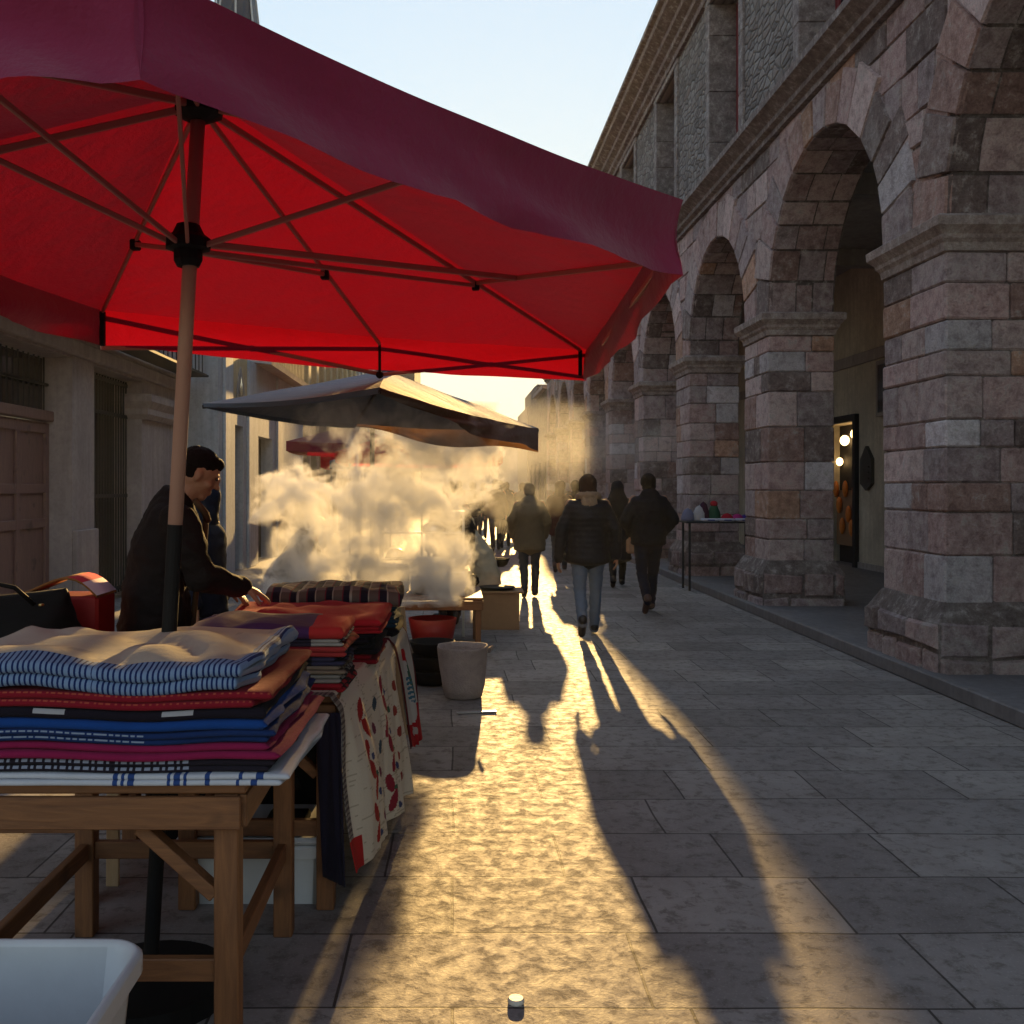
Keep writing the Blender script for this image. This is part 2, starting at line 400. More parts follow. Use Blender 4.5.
# ================================================================= SETTING
def struct(mb, name, mat, **k):
    o = mb.build(name, mat, None, **k); o['kind'] = 'structure'; return o
m = MB(); m.face([(-140, -14, -.03), (140, -14, -.03), (140, 220, -.03), (-140, 220, -.03)]); struct(m, 'ground', M_soil)
m = MB()
m.face([(-4.7, -8, 0), (3.86, -8, 0), (3.86, 140, 0), (-4.7, 140, 0)]); struct(m, 'street', M_street)
m = MB(); m.box((3.70, -6, 0), (3.84, 60, .12), (1, 1, 1), .012); struct(m, 'kerb', M_pave)
m = MB(); m.box((3.842, -6, -.02), (7.6, 60, .115)); struct(m, 'pavement', M_pave)

# ----------------------------------------------------------------- stone arcade
STONES = [((.26, .195, .19), 5), ((.225, .19, .195), 5), ((.30, .245, .24), 4), ((.13, .105, .10), 3), ((.27, .175, .13), .8), ((.33, .32, .34), 1.4), ((.21, .145, .13), 2)]
def scol(bright=1.0):
    c = rnd.choices([s_[0] for s_ in STONES], [s_[1] for s_ in STONES])[0]
    k = rnd.uniform(.82, 1.18) * bright * 1.95
    return (c[0] * k, c[1] * k, c[2] * k)
arc = thing('arcade_building', 'long two storey pinkish stone building with round arches along the right of the street', 'building', (3.9, 20, 0))
FX = 3.9; TX = 4.70; ZC = 3.70; ZT = 5.80
piers = [(3.3, 1.0), (7.9, 1.12), (12.32, .98), (16.4, .95), (20.4, .95), (24.4, .95), (28.4, .95), (32.4, .95), (36.4, .95), (40.2, .95)]
def RJ(a, b):
    c = (Vector(a) + Vector(b)) / 2; M = Matrix.Rotation(rnd.uniform(-.012, .012), 4, 'X') @ Matrix.Rotation(rnd.uniform(-.012, .012), 4, 'Z') @ Matrix.Rotation(rnd.uniform(-.012, .012), 4, 'Y')
    return Matrix.Translation(c) @ M @ Matrix.Translation(-c)
def grey_dark(c, k): return (c[0] * k, c[1] * k, c[2] * k)
for pi, (py, pw) in enumerate(piers):
    near = pi < 4
    m = MB()
    m.box((FX + .014, py + .014, .1), (TX - .014, py + pw - .014, 3.5), (.27, .24, .23))
    z = .62
    while z < 3.43:
        h = rnd.uniform(.20, .44)
        if 3.43 - (z + h) < .16: h = 3.43 - z
        ys = [0]; 
        while ys[-1] < pw - .01:
            s_ = rnd.uniform(.28, .62)
            ys.append(pw if pw - (ys[-1] + s_) < .2 else ys[-1] + s_)
        xs = [0]; W = TX - FX
        while xs[-1] < W - .01:
            s_ = rnd.uniform(.26, .55)
            xs.append(W if W - (xs[-1] + s_) < .2 else xs[-1] + s_)
        for i in range(len(ys) - 1):
            for j in range(len(xs) - 1):
                if 0 < i < len(ys) - 2 and 0 < j < len(xs) - 2: continue
                g = .004; o1 = rnd.uniform(0, .014); o2 = rnd.uniform(0, .014)
                a = [FX + xs[j] + (g if j else -o1), py + ys[i] + (g if i else -o2), z + g]
                b = [FX + xs[j + 1] - (g if j < len(xs) - 2 else -o1), py + ys[i + 1] - (g if i < len(ys) - 2 else -o2), z + h - g]
                m.box(a, b, scol(), .014, RJ(a, b))
        z += h
    p = m.build('pier', M_stone, arc)
    # plinth: rough irregular stones
    m = MB(); hx = (TX - FX) / 2; hy = pw / 2; cx = (FX + TX) / 2; cyy = py + hy
    m.rloft(cx, cyy, hx, hy, [(.10, .0), (.105, .5), (.015, .66), (-.02, .68)], (.22, .19, .18))
    def pl_side(O, U, L, Nn):
        O = Vector(O); U = Vector(U); Nn = Vector(Nn)
        fn = lambda u, v, d: O + U * u + Vector((0, 0, v)) + Nn * d
        z = .02
        for h in ((.27, .22) if rnd.random() < .5 else (.21, .28)):
            u = 0
            while u < L - .02:
                w = rnd.uniform(.26, .6); w = L - u if L - u - w < .12 else w
                m.tile(fn, u, u + w, z, z + h, rnd.uniform(.015, .045), grey_dark(scol(), rnd.uniform(.55, 1.0)), .004, .03, 1, .04)
                u += w
            z += h
    e = .105
    pl_side((FX - e, py - e, 0), (0, 1, 0), pw + 2 * e, (-1, 0, 0))
    pl_side((FX - e, py - e, 0), (1, 0, 0), TX - FX + 2 * e, (0, -1, 0))
    pl_side((FX - e, py + pw + e, 0), (1, 0, 0), TX - FX + 2 * e, (0, 1, 0))
    m.build('plinth', M_stone, p)
    m = MB()
    m.rloft(cx, cyy, hx, hy, [(.0, 3.432), (.02, 3.44), (.03, 3.50), (.055, 3.53), (.06, 3.56), (.115, 3.62), (.12, 3.69), (.09, 3.71), (.0, 3.712)], (.36, .31, .29))
    m.build('capital', M_trim, p)
# arches
walls = MB()
for k in range(len(piers)):
    py, pw = piers[k]
    y0 = py; y1 = py + pw
    walls.box((FX + .03, y0, 3.713), (TX, y1, ZT), (.15, .13, .12))
Lm = []
for k in range(len(piers) - 1):
    y0 = piers[k][0] + piers[k][1]; y1 = piers[k + 1][0]; yc = (y0 + y1) / 2; Rr = (y1 - y0) / 2; Lm.append((yc, Rr, piers[k][1] / 2, piers[k + 1][1] / 2))
    n = 20
    for i in range(n):
        a0 = math.pi * i / n; a1 = math.pi * (i + 1) / n
        ya, yb = yc - Rr * math.cos(a0), yc - Rr * math.cos(a1); za, zb = ZC + Rr * math.sin(a0), ZC + Rr * math.sin(a1)
        x0, x1 = FX + .03, TX
        walls.face([(x0, ya, za), (x0, yb, zb), (x0, yb, ZT), (x0, ya, ZT)], (.15, .13, .12))
        walls.face([(x1, ya, za), (x1, ya, ZT), (x1, yb, ZT), (x1, yb, zb)], (.2, .18, .17))
        walls.face([(x0, ya, za), (x1, ya, za), (x1, yb, zb), (x0, yb, zb)], (.15, .13, .12))
    m = MB(); nst = 15 if k < 4 else 11
    cuts = [0]
    for i in range(nst): cuts.append(cuts[-1] + rnd.uniform(.8, 1.25))
    cuts = [c / cuts[-1] * math.pi for c in cuts]
    fn = lambda t, r, d: Vector((FX + .01 - d, yc - r * math.cos(t), ZC + r * math.sin(t)))
    for i in range(nst):
        tm = (cuts[i] + cuts[i + 1]) / 2; hp = (piers[k][1] if tm < math.pi / 2 else piers[k + 1][1]) / 2
        ext = rnd.uniform(.46, .66)
        ext = min(ext, (Rr + hp - .01) / max(.05, abs(math.cos(tm))) - Rr, (ZT - .04 - ZC) / max(.05, max(math.sin(cuts[i]), math.sin(cuts[i+1]))) - Rr)
        if abs(tm - math.pi/2) < .12: ext = ZT - .03 - ZC - Rr
        c = scol(1.1)
        # wedge: angular gap at given radius
        t0, t1 = cuts[i] + .004, cuts[i + 1] - .004; r0, r1 = Rr - .005, Rr + ext
        dd = rnd.uniform(.015, .03); bb = .012
        V = [fn(t0, r0, -.03), fn(t1, r0, -.03), fn(t1, r1, -.03), fn(t0, r1, -.03),
             fn(t0 + bb / r0, r0 + bb, dd), fn(t1 - bb / r0, r0 + bb, dd), fn(t1 - bb / r1, r1 - bb, dd), fn(t0 + bb / r1, r1 - bb, dd)]
        m.mesh(V, [(4, 5, 6, 7), (0, 1, 5, 4), (1, 2, 6, 5), (2, 3, 7, 6), (3, 0, 4, 7)], c)
    fs = lambda t, x, d: Vector((x, yc - (Rr - d) * math.cos(t), ZC + (Rr - d) * math.sin(t)))
    for i in range(nst):
        xs = [FX + .0, FX + rnd.uniform(.25, .6), TX - .01] if k > 2 or rnd.random() < .5 else [FX, FX + rnd.uniform(.22, .34), FX + rnd.uniform(.5, .7), TX - .01]
        for j in range(len(xs) - 1):
            m.tile(fs, cuts[i], cuts[i + 1], xs[j], xs[j + 1], rnd.uniform(.006, .016), grey_dark(scol(), .85), .003, .007, 3, .004)
    m.build('arch', M_stone, arc)
# fill stones in the spandrels
def blocked(u, v):
    for yc, Rr, _, _ in Lm:
        if (u - yc) ** 2 + (v - ZC) ** 2 < (Rr + .02) ** 2: return True
    return False
def hidden(u, v):
    for yc, Rr, _, _ in Lm:
        if (u - yc) ** 2 + (v - ZC) ** 2 < (Rr + .38) ** 2: return True
    return False
ff = lambda u, v, d: Vector((FX + .018 - d, u, v))
def put(u0, u1, v0, v1, col, lvl=0):
    cs = [(u0, v0), (u1, v0), (u0, v1), (u1, v1), ((u0 + u1) / 2, v0)]
    if all(hidden(*c) for c in cs): return
    if any(blocked(*c) for c in cs):
        if lvl < 2:
            um = (u0 + u1) / 2
            if (u1 - u0) > (v1 - v0):
                put(u0, um, v0, v1, col, lvl + 1); put(um, u1, v0, v1, col, lvl + 1)
            else:
                vm = (v0 + v1) / 2; put(u0, u1, v0, vm, col, lvl + 1); put(u0, u1, vm, v1, col, lvl + 1)
        return
    spand.tile(ff, u0, u1, v0, v1, rnd.uniform(.0, .016), col, .005, .012, 1, .014)
spand = walls
z = 3.72
while z < ZT - .02:
    h = rnd.uniform(.24, .42); h = ZT - z if ZT - z - h < .17 else h
    u = 3.3
    while u < 41.1:
        w = rnd.uniform(.3, .75)
        put(u, min(u + w, 41.15), z, z + h, scol(1.05)); u += w
    z += h
walls.build('wall', M_stone, arc)
m = MB(); m.profY([(3.93, 5.80), (3.86, 5.80), (3.86, 5.86), (3.80, 5.89), (3.80, 5.95), (3.70, 6.02), (3.66, 6.04), (3.66, 6.12), (3.74, 6.155), (3.96, 6.20), (4.69, 6.20), (4.69, 5.80)], 3.2, 41.3, (.26, .225, .215))
m.build('string_course', M_trim, arc)
# upper storey
UX = 3.96; wz0, wz1 = 6.2, 8.95
wins = [10.55 + 3.95 * k for k in range(-2, 8)]; ww = .78
m = MB(); prev = 2.0
for yc in wins:
    m.box((UX, prev, wz0 + .002), (UX + .6, yc - ww - .04, wz1), (1, 1, 1)); prev = yc + ww + .04
m.box((UX, prev, wz0 + .002), (UX + .6, 41.2, wz1))
m.box((UX, 2.0, wz1), (UX + .6, 41.2, 9.3))
m.build('upper_wall', M_rubble, arc)
for yc in wins:
    m = MB()
    for s_ in (-1, 1):
        z = wz0 + .004
        while z < wz1 - .01:
            h = rnd.uniform(.5, .9); h = wz1 - z if wz1 - z - h < .3 else h
            w_ = .2 + rnd.uniform(-.01, .02)
            a = yc + s_ * ww; b = yc + s_ * (ww + w_)
            m.box((UX - .035, min(a, b), z), (UX + .44, max(a, b), z + h - .006), tuple(c * .9 for c in (.30, .27, .265)), .01)
            z += h
    m.box((UX - .04, yc - ww - .24, wz1 + .002), (UX + .44, yc + ww + .24, wz1 + .26), (.29, .26, .25), .012)
    wo_ = m.build('window', M_trim, arc)
    m = MB()
    fx = UX + .38
    for s_ in (-1, 1): m.box((fx, yc + s_ * ww - .045 + (-s_) * .045, wz0 + .01), (fx + .07, yc + s_ * ww + .045 + (-s_) * .045, wz1 - .003), (1, 1, 1), .006)
    m.box((fx, yc - .05, wz0 + .02), (fx + .06, yc + .05, wz1 - .08))
    m.box((fx + .001, yc - ww + .09, wz1 - .09), (fx + .069, yc + ww - .09, wz1 - .004))
    m.box((fx + .001, yc - ww + .09, wz1 - .9), (fx + .069, yc + ww - .09, wz1 - .82))
    m.build('window_frame', M_redframe, wo_)
    m = MB(); m.box((fx + .03, yc - ww + .05, wz0 + .01), (fx + .045, yc + ww - .05, wz1 - .05)); m.build('pane', M_glass, wo_)
m = MB()
m.profY([(4.0, 9.05), (3.90, 9.05), (3.90, 9.16), (3.83, 9.20), (3.83, 9.30), (3.72, 9.36), (3.72, 9.46), (3.58, 9.54), (3.55, 9.56), (3.55, 9.68), (3.47, 9.70), (3.47, 9.78), (3.6, 9.86), (4.5, 9.95), (4.5, 9.05)], 2.0, 41.5, (.23, .175, .155))
m.build('eave_cornice', M_trim, arc)
m = MB(); m.profY([(3.6, 9.87), (12, 11.6), (12, 9.6), (4.4, 9.6)], 2.0, 41.2); m.build('roof', plain('roof tiles', (.2, .1, .07), .9), arc)
m = MB(); m.box((TX + .002, -6, 5.55), (7.29, 41.0, 5.8)); m.build('ceiling', M_ceil, arc)
for y_ in [p_[0] + p_[1] / 2 for p_ in piers]:
    m = MB(); m.box((TX + .003, y_ - .14, 5.28), (7.29, y_ + .14, 5.549)); m.build('ceiling_beam', M_ceil, arc)
# inner wall with door and plaque
m = MB()
m.box((7.3, -6, .1), (7.7, 18.05, 5.8)); m.box((7.3, 19.6, .1), (7.7, 41, 5.8)); m.box((7.3, 18.05, 2.75), (7.7, 19.6, 5.8))
m.box((7.3, 40.8, .1), (5.0, 41.1, 5.5)) if False else None
m.build('inner_wall', M_inner, arc)
m = MB(); m.box((7.25, -6, 3.75), (7.299, 41, 3.95), (1, 1, 1), .01); m.box((7.27, -6, .1), (7.299, 17.95, .22)); m.build('wall_moulding', M_ceil, arc)
m = MB(); m.box((4.85, 41.0, .1), (7.7, 41.3, 9.3)); m.box((TX + .1, 41.25, 6.2), (11.9, 41.5, 9.6)); m.build('end_wall', M_rubble, arc)
d_ = MB(); d_.box((7.22, 17.93, .11), (7.30, 18.05, 2.88), ch=.005); d_.box((7.22, 19.6, .11), (7.30, 19.72, 2.88), ch=.005); d_.box((7.221, 18.051, 2.75), (7.299, 19.599, 2.88)); d_.box((7.6, 18.05, .11), (7.64, 19.6, 2.75))
door = d_.build('shop_door', M_iron, arc)
def emis(name, col, st):
    m, nt, b = newmat(name); b.inputs['Base Color'].default_value = (*col, 1); b.inputs['Emission Color'].default_value = (*col, 1); b.inputs['Emission Strength'].default_value = st; return m
m = MB(); m.box((7.5, 18.15, .45), (7.58, 19.5, 1.5)); m.build('display_shelf', M_brownbox, door)
M_lamp = emis('warm shop lamp', (1, .62, .25), 2.0)
for c_, r_ in (((7.5, 18.6, 2.55), (.08, .12, .1)), ((7.5, 19.1, 2.45), (.08, .12, .1)), ((7.5, 19.35, 2.05), (.06, .09, .08))):
    m = MB(); m.blob(c_, r_); m.build('shop_lamp', M_lamp, door, smooth=True)
M_og = plain('orange goods', (.7, .22, .03), .5)
for i in range(9):
    m = MB(); m.blob((7.45, 18.2 + .15 * i, .75 + .2 * rnd.random() + .3 * (i % 3)), (.05, .07, .16)); m.build('orange_package', M_og, door, smooth=True)
m = MB(); yy0, yy1 = 17.28, 17.75
hexa = [(yy0, 1.62), (yy0, 2.05), ((yy0 + yy1) / 2, 2.28), (yy1, 2.05), (yy1, 1.62), ((yy0 + yy1) / 2, 1.5)]
V = [Vector((x, y, z)) for x in (7.24, 7.30) for y, z in hexa] 
m.mesh(V, [tuple(range(6)), tuple(range(6, 12))] + [(k, (k + 1) % 6, 6 + (k + 1) % 6, 6 + k) for k in range(6)])
for z in (1.7, 1.8, 1.9): m.box((7.225, yy0 + .08, z), (7.24, yy1 - .08, z + .03))
m.build('wall_plaque', plain('dark bronze', (.07, .07, .065), .5, .5), arc)
m = MB(); m.box((7.2, 15.9, 2.75), (7.299, 17.0, 3.7), ch=.01); wo_ = m.build('inner_window', M_ceil, arc)
m = MB(); m.box((7.19, 16.0, 2.82), (7.199, 16.9, 3.62)); m.build('pane', M_glass, wo_)
rehome(arc)

# lower building continuing the arcade
ext = thing('far_stone_building', 'lower stone building with stepped roofline just past the end of the long arcade', 'building', (3.9, 47, 0))
m = MB(); m.box((3.95, 41.6, 0), (9, 52, 5.6)); m.box((3.95, 46.5, 5.6), (9, 50, 6.3)); m.build('wall', M_rubble, ext)
m = MB(); m.box((3.75, 41.6, 5.62), (3.95, 46.4, 5.8), ch=.02); m.build('cornice', M_greystone, ext)
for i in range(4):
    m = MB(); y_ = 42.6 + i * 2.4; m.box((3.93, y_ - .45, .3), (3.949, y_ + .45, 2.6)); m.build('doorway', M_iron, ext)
rehome(ext)
endb = thing('street_end_building', 'hazy tan building with a block on its roof at the far right end', 'building', (12, 90, 0))
m = MB(); m.box((6.3, 84, 0), (16, 96, 8.2)); m.box((7.0, 84.2, 8.2), (16, 96, 10.0)); m.build('wall', M_brownwall, endb)
for i in range(4):
    for j in range(2):
        m = MB(); m.box((7.4 + i * 2.1, 83.95, 1.5 + j * 3), (8.3 + i * 2.1, 84.0, 3.3 + j * 3)); m.build('window', M_glass, endb)
rehome(endb)
endc = thing('low_end_building', 'low pale building across the far end of the street', 'building', (0, 115, 0))
m = MB(); m.box((-12, 112, 0), (14, 118, 5.9)); m.build('wall', M_greywall, endc)
m = MB(); m.box((-12.2, 111.8, 5.9), (14.2, 118, 6.2)); m.build('roof', M_brownwall, endc)
rehome(endc)

# ----------------------------------------------------------------- left side, grey stone building with door and gate
LX = -4.5
A = thing('grey_stone_house', 'grey stone house front with brown panelled door and iron barred gate behind the cloth stall', 'house', (LX, 10, 0))
m = MB()
def wallseg(mb, y0, y1, z0, z1, x=LX, t=.5, ch=0): mb.box((x - t, y0, z0), (x, y1, z1), (1, 1, 1), ch)
wallseg(m, 2, 8.6, 0, 3.1); wallseg(m, 11.85, 12.58, 0, 3.1); wallseg(m, 14.5, 16.3, 0, 3.1); wallseg(m, 2, 16.88, 3.1, 9)
wallseg(m, 16.3, 16.88, 0, 3.1, LX - .15)
m.build('wall', M_greystone, A)
m = MB()
m.box((LX, 11.855, 0), (LX + .06, 12.58, 1.05), ch=.01); m.box((LX, 14.5, 0), (LX + .06, 16.3, 1.05), ch=.01); m.box((LX, 8, 3.12), (LX + .10, 16.8, 3.30), ch=.02)
m.box((LX, 8, 3.301), (LX + .05, 16.8, 3.38), ch=.01)
m.rloft(LX - .1, 15.4, .16, .9, [(0, 2.55), (.05, 2.62), (.05, 2.70), (.12, 2.8), (.12, 2.9), (0, 2.92)]); m.build('stone_trim', M_greystone, A)
m = MB(); m.box((LX, 8.6, 0), (LX + .03, 11.85, .10)); m.build('threshold', M_greystone, A)
m = MB(); dx = LX - .35
m.box((dx, 8.6, .05), (dx + .05, 11.84, 2.33))
door = m.build('door', M_doorwood, A); m = MB()
for y_ in (8.66, 9.43, 10.2, 11.0, 11.78): m.box((dx + .05, y_ - .05, .06), (dx + .085, y_ + .05, 2.32), ch=.006)
for z in (.12, 1.15, 1.55, 2.25): m.box((dx + .05, 8.61, z - .055), (dx + .08, 11.83, z + .055), ch=.006)
m.build('door_panel', M_doorwood, door)
m = MB(); m.box((dx - .02, 8.6, 2.34), (dx + .14, 11.84, 2.46), ch=.01); m.build('transom_beam', M_doorwood, A)
m = MB()
for i in range(23): m.tube([(dx + .06, 8.65 + i * .14, 2.46), (dx + .06, 8.65 + i * .14, 3.09)], .011, 6)
m.box((dx + .045, 8.6, 2.76), (dx + .075, 11.84, 2.79)); m.build('transom_bars', M_iron, A)
m = MB(); m.box((dx - .02, 8.6, 2.46), (dx, 11.84, 3.09)); m.build('transom_glass', M_glass, A)
m = MB(); gx = LX - .22
for i in range(18): m.tube([(gx, 12.64 + i * .108, .08), (gx, 12.64 + i * .108, 3.08)], .012, 6)
for z in (.12, 1.42, 2.55, 3.0): m.box((gx - .02, 12.6, z), (gx + .02, 14.49, z + .05))
gate = m.build('iron_gate', M_iron, A)
m = MB(); m.box((gx - .26, 12.58, .02), (gx - .2, 14.5, 3.1)); m.build('backing_panel', plain('near-black backing', (.03, .028, .03), .8), gate)  # near-black panel closes the opening behind the bars
m = MB()
for i in range(38):
    m.tube([(LX + .42, 8.2 + i * .22, 3.39), (LX + .42, 8.2 + i * .22, 3.95)], .01, 5)
m.box((LX + .40, 8.1, 3.95), (LX + .44, 16.6, 3.99)); m.box((LX + .06, 8.1, 3.385), (LX + .46, 16.6, 3.42)); m.build('balcony_rail', M_iron, A)
rehome(A)

# ---- pale building with upper wall in sun-tinted ochre
B = thing('pale_sungold_house', 'pale blue fronted house with pointed window and upper storey in sun-tinted ochre beyond the grey stone house', 'house', (-4, 20, 0))
BX = -3.95; m = MB()
m.box((BX - .7, 16.9, 0), (BX, 18.2, 4.05)); m.box((BX - .7, 18.9, 0), (BX, 20.4, 4.05)); m.box((BX - .7, 22.0, 0), (BX, 26.5, 4.05)); m.box((BX - .7, 18.2, 2.7), (BX, 18.9, 4.05)); m.box((BX - .7, 20.4, 2.6), (BX, 22.0, 4.05))
m.build('wall', M_palewall, B)
m = MB(); m.build('pilaster', M_palewall, B) if False else None
for q0, q1 in ((17.2, 17.8), (19.2, 19.9), (22.4, 23.1)):
    m = MB(); m.box((BX, q0, 0), (BX + .06, q1, 4.0), ch=.01); m.build('pilaster', M_palewall, B)
m = MB(); m.profY([(BX, 3.0), (BX + .02, 3.0), (BX + .02, 4.04), (BX, 4.04)], 17.85, 19.18); m.build('painted_sun_patch', M_sun_ochre, B)  # ochre sheet painted in for the sunlit patch round the pointed window
m = MB(); yc = 18.5
pts = [(yc - .3, 3.02), (yc - .3, 3.3), (yc - .2, 3.55), (yc, 3.78), (yc + .2, 3.55), (yc + .3, 3.3), (yc + .3, 3.02)]
V = [Vector((x, y, z)) for x in (BX + .022, BX + .05) for y, z in pts]
m.mesh(V, [tuple(range(7))[::-1], tuple(range(7, 14))] + [(k, (k + 1) % 7, 7 + (k + 1) % 7, 7 + k) for k in range(7)]); wo_ = m.build('pointed_window', M_greywall, B)
m = MB(); pts = [(yc - .18, 3.04), (yc - .18, 3.3), (yc, 3.6), (yc + .18, 3.3), (yc + .18, 3.04)]
V = [Vector((x, y, z)) for x in (BX + .051, BX + .056) for y, z in pts]
m.mesh(V, [tuple(range(5))[::-1], tuple(range(5, 10))] + [(k, (k + 1) % 5, 5 + (k + 1) % 5, 5 + k) for k in range(5)]); m.build('pane', M_glass, wo_)
m = MB(); m.box((BX - .4, 18.2, .02), (BX - .35, 18.9, 2.7)); m.build('dark_doorway_sheet', M_iron, B)  # black sheet stands for the unlit inside of the doorway
m = MB(); m.box((BX - .3, 20.4, .02), (BX - .25, 22.0, 2.6)); m.build('door', M_doorgreen, B)
m = MB(); m.profY([(BX - .1, 4.05), (BX + .35, 4.0), (BX + .38, 4.10), (BX - .1, 4.32)], 19.9, 26.8); m.build('eave', M_greystone, B)
m = MB(); m.box((BX - .8, 20.0, 4.32), (BX - .08, 26.5, 8.6)); m.build('upper_wall', M_sun_ochre, B)
for i in range(3):
    m = MB(); y_ = 21.2 + i * 2.0; m.box((BX - .08, y_ - .4, 5.0), (BX - .05, y_ + .4, 7.2)); m.build('window', M_glass, B)
m = MB()
for i in range(26): m.box((BX + .02, 20.2 + i * .24, 4.33), (BX + .06, 20.26 + i * .24, 4.9))
m.box((BX, 20.1, 4.9), (BX + .09, 26.4, 4.98)); m.build('balustrade', M_sun_ochre, B)
m = MB(); m.box((BX - 2.0, 19, 8.6), (BX - .05, 26.6, 8.8)); m.build('roof', M_brownwall, B)
m = MB(); m.lathe((-4.32, 20.0, 0), [(.55, 8.8), (.55, 9.8), (.5, 9.9), (.46, 10.6), (.38, 11.3), (.25, 12.0), (.05, 12.5)], 12)
tur = m.build('roof_turret', plain('dark slate', (.03, .03, .045), .5), B)
m = MB()
for k in range(8):
    th = k * math.pi / 4 + .2; m.tube([(-4.32 + r * math.cos(th), 20 + r * math.sin(th), z) for r, z in ((.56, 9.8), (.51, 9.9), (.475, 10.6), (.395, 11.3), (.27, 12.0))], .02, 6)
m.build('turret_rib', M_whitewall, tur)
rehome(B)
# ---- long sunlit facade with pilasters, its gold painted in
Cb = thing('pilastered_house', 'tall house front in sun-tinted ochre lined with narrow pilasters and tall windows further down the left side', 'house', (-4, 38, 0))
m = MB(); m.box((BX - 1, 26.6, 0), (BX - .25, 47, 9.5)); m.build('wall', M_sun_ochre, Cb)
for i in range(12):
    y_ = 27.2 + i * 1.65
    m = MB(); m.box((BX - .25, y_, .0), (BX + .05, y_ + .5, 9.0), ch=.02); pl_ = m.build('pilaster', M_sun_ochre if i < 9 else M_whitewall, Cb); m = MB(); m.box((BX - .2, y_ - .05, 4.0), (BX + .08, y_ + .55, 4.15)); m.build('band', M_sun_ochre, pl_)
    for z in (.3, 4.6):
        m = MB(); m.box((BX - .25, y_ + .62, z), (BX - .22, y_ + 1.5, z + 3.2)); m.build('window', M_glass, Cb)
m = MB(); m.box((BX - .5, 26.5, 9.0), (BX + .2, 47.1, 9.5), ch=.05); m.build('cornice', M_sun_ochre, Cb)
rehome(Cb)
D = thing('brown_end_house', 'plain brown house jutting out where the left side of the street ends', 'house', (-3.4, 56, 0))
m = MB(); m.box((-6, 52, 0), (-1.95, 62, 9.5)); m.build('wall', M_brownwall, D)
m = MB(); m.box((-6.1, 47.3, 0), (-3.2, 51.9, 9.2)); m.build('white_wall', M_whitewall, D)
for i in range(2):
    m = MB(); m.box((-3.1 + i * .65, 51.95, 2), (-2.7 + i * .65, 51.99, 7)); m.build('window', M_glass, D)
rehome(D)

# ================================================================= CRIMSON CANOPY
def vgrid(mb, pts, nu, nv, col=(1, 1, 1)):
    mb.mesh(pts, [(i * nv + j, (i + 1) * nv + j, (i + 1) * nv + j + 1, i * nv + j + 1) for i in range(nu - 1) for j in range(nv - 1)], col)
def panel(mb, apex, a, b, sag=.05, n=28):
    V = []
    for i in range(n + 1):
        t = i / n
        for j in range(n + 1):
            s_ = j / n
            p = apex.lerp(a, t).lerp(apex.lerp(b, t), s_)
            q = Vector(p); q.z -= sag * math.sin(math.pi * s_) * t * (1.2 - .4 * t)
            q.z += .006 * noise.noise(p * 3)
            V.append(q)
    vgrid(mb, V, n + 1, n + 1)
def valance(mb, a, b, drop_a, drop_b, sag=.05, wav=.012, n=28, out=(0, 0, 0), scal=0, bulge=0):
    V = []; o = Vector(out); h = (b - a); h.z = 0; nrm = Vector((h.y, -h.x, 0)).normalized()
    for i in range(n + 1):
        s_ = i / n; top = a.lerp(b, s_); nz = .006 * noise.noise(top * 3); top.z -= sag * math.sin(math.pi * s_) * .8
        top.z += nz
        dr = drop_a + (drop_b - drop_a) * s_
        for j in range(7):
            t = j / 6
            q = Vector(top); q.z -= dr * t
            w = wav * t * noise.noise(Vector((s_ * 5 + a.x + t * 1.6, t * .8, a.y))) * 2 * math.sin(math.pi * s_) ** .3 + .007 * t * noise.noise(Vector((s_ * 22, t * 3, 3)))
            q += nrm * (w + bulge * math.sin(math.pi * min(1, t * 1.1)) ); q.z += scal * t * math.sin(s_ * 9) 
            V.append(q)
    vgrid(mb, V, n + 1, 7)
can = thing('market_umbrella', 'big crimson canopy on a beige pole over the folded cloth stall in the foreground', 'umbrella', (-.86, 3.1, 0), 0)
apex = Vector((-.785, 3.1, 2.80))
vt = [Vector((.81, 6.03, 2.40)), Vector((.624, 2.70, 2.352)), Vector((-.477, 1.53, 2.372)), Vector((-1.35, 1.50, 2.38)), Vector((-1.70, 2.6, 2.36)), Vector((-1.54, 4.38, 2.35))]
dr = [.187, .203, .172, .175, .165, .155]
sg = [.02, .02, .015, .02, .02, .02]
m = MB(); 
for i in range(6): panel(m, apex, vt[i], vt[(i + 1) % 6], sg[i] * 1.3)
canopy = m.build('canopy', M_redcanvas, can, smooth=True, recalc=False)
for i in range(6):
    m = MB(); a, b = vt[i], vt[(i + 1) % 6]
    valance(m, a, b, dr[i], dr[(i + 1) % 6], sg[i] * 1.3, .035, bulge=.02)
    m.build('valance', M_redcanvas, can, smooth=True, recalc=False)
ptop = Vector((-.785, 3.1, 2.76)); pmid = Vector((-.858, 3.1, 1.46)); pbot = Vector((-.94, 3.1, 0))
m = MB(); m.tube([ptop, pmid], .0225, 16); m.build('pole', M_pole, can, smooth=True)
m = MB(); m.tube([pmid, pbot], .0235, 16); m.tube([pbot + Vector((0, 0, .0)), pbot + Vector((0, 0, .06))], .25, 24); m.build('pole_sleeve', M_blackpl, can, smooth=False)
hub = Vector((-.818, 3.1, 2.31)); m = MB(); m.lathe((hub.x, hub.y, hub.z - .05), [(.035, 0), (.045, .02), (.045, .05), (.07, .055), (.07, .085), (.05, .1), (.035, .13)], 10); m.build('hub', M_blackpl, can)
m = MB(); m.lathe((ptop.x, ptop.y, ptop.z - .05), [(.034, 0), (.075, .02), (.075, .05), (.03, .06)], 10); m.build('crown_cap', M_blackpl, can)
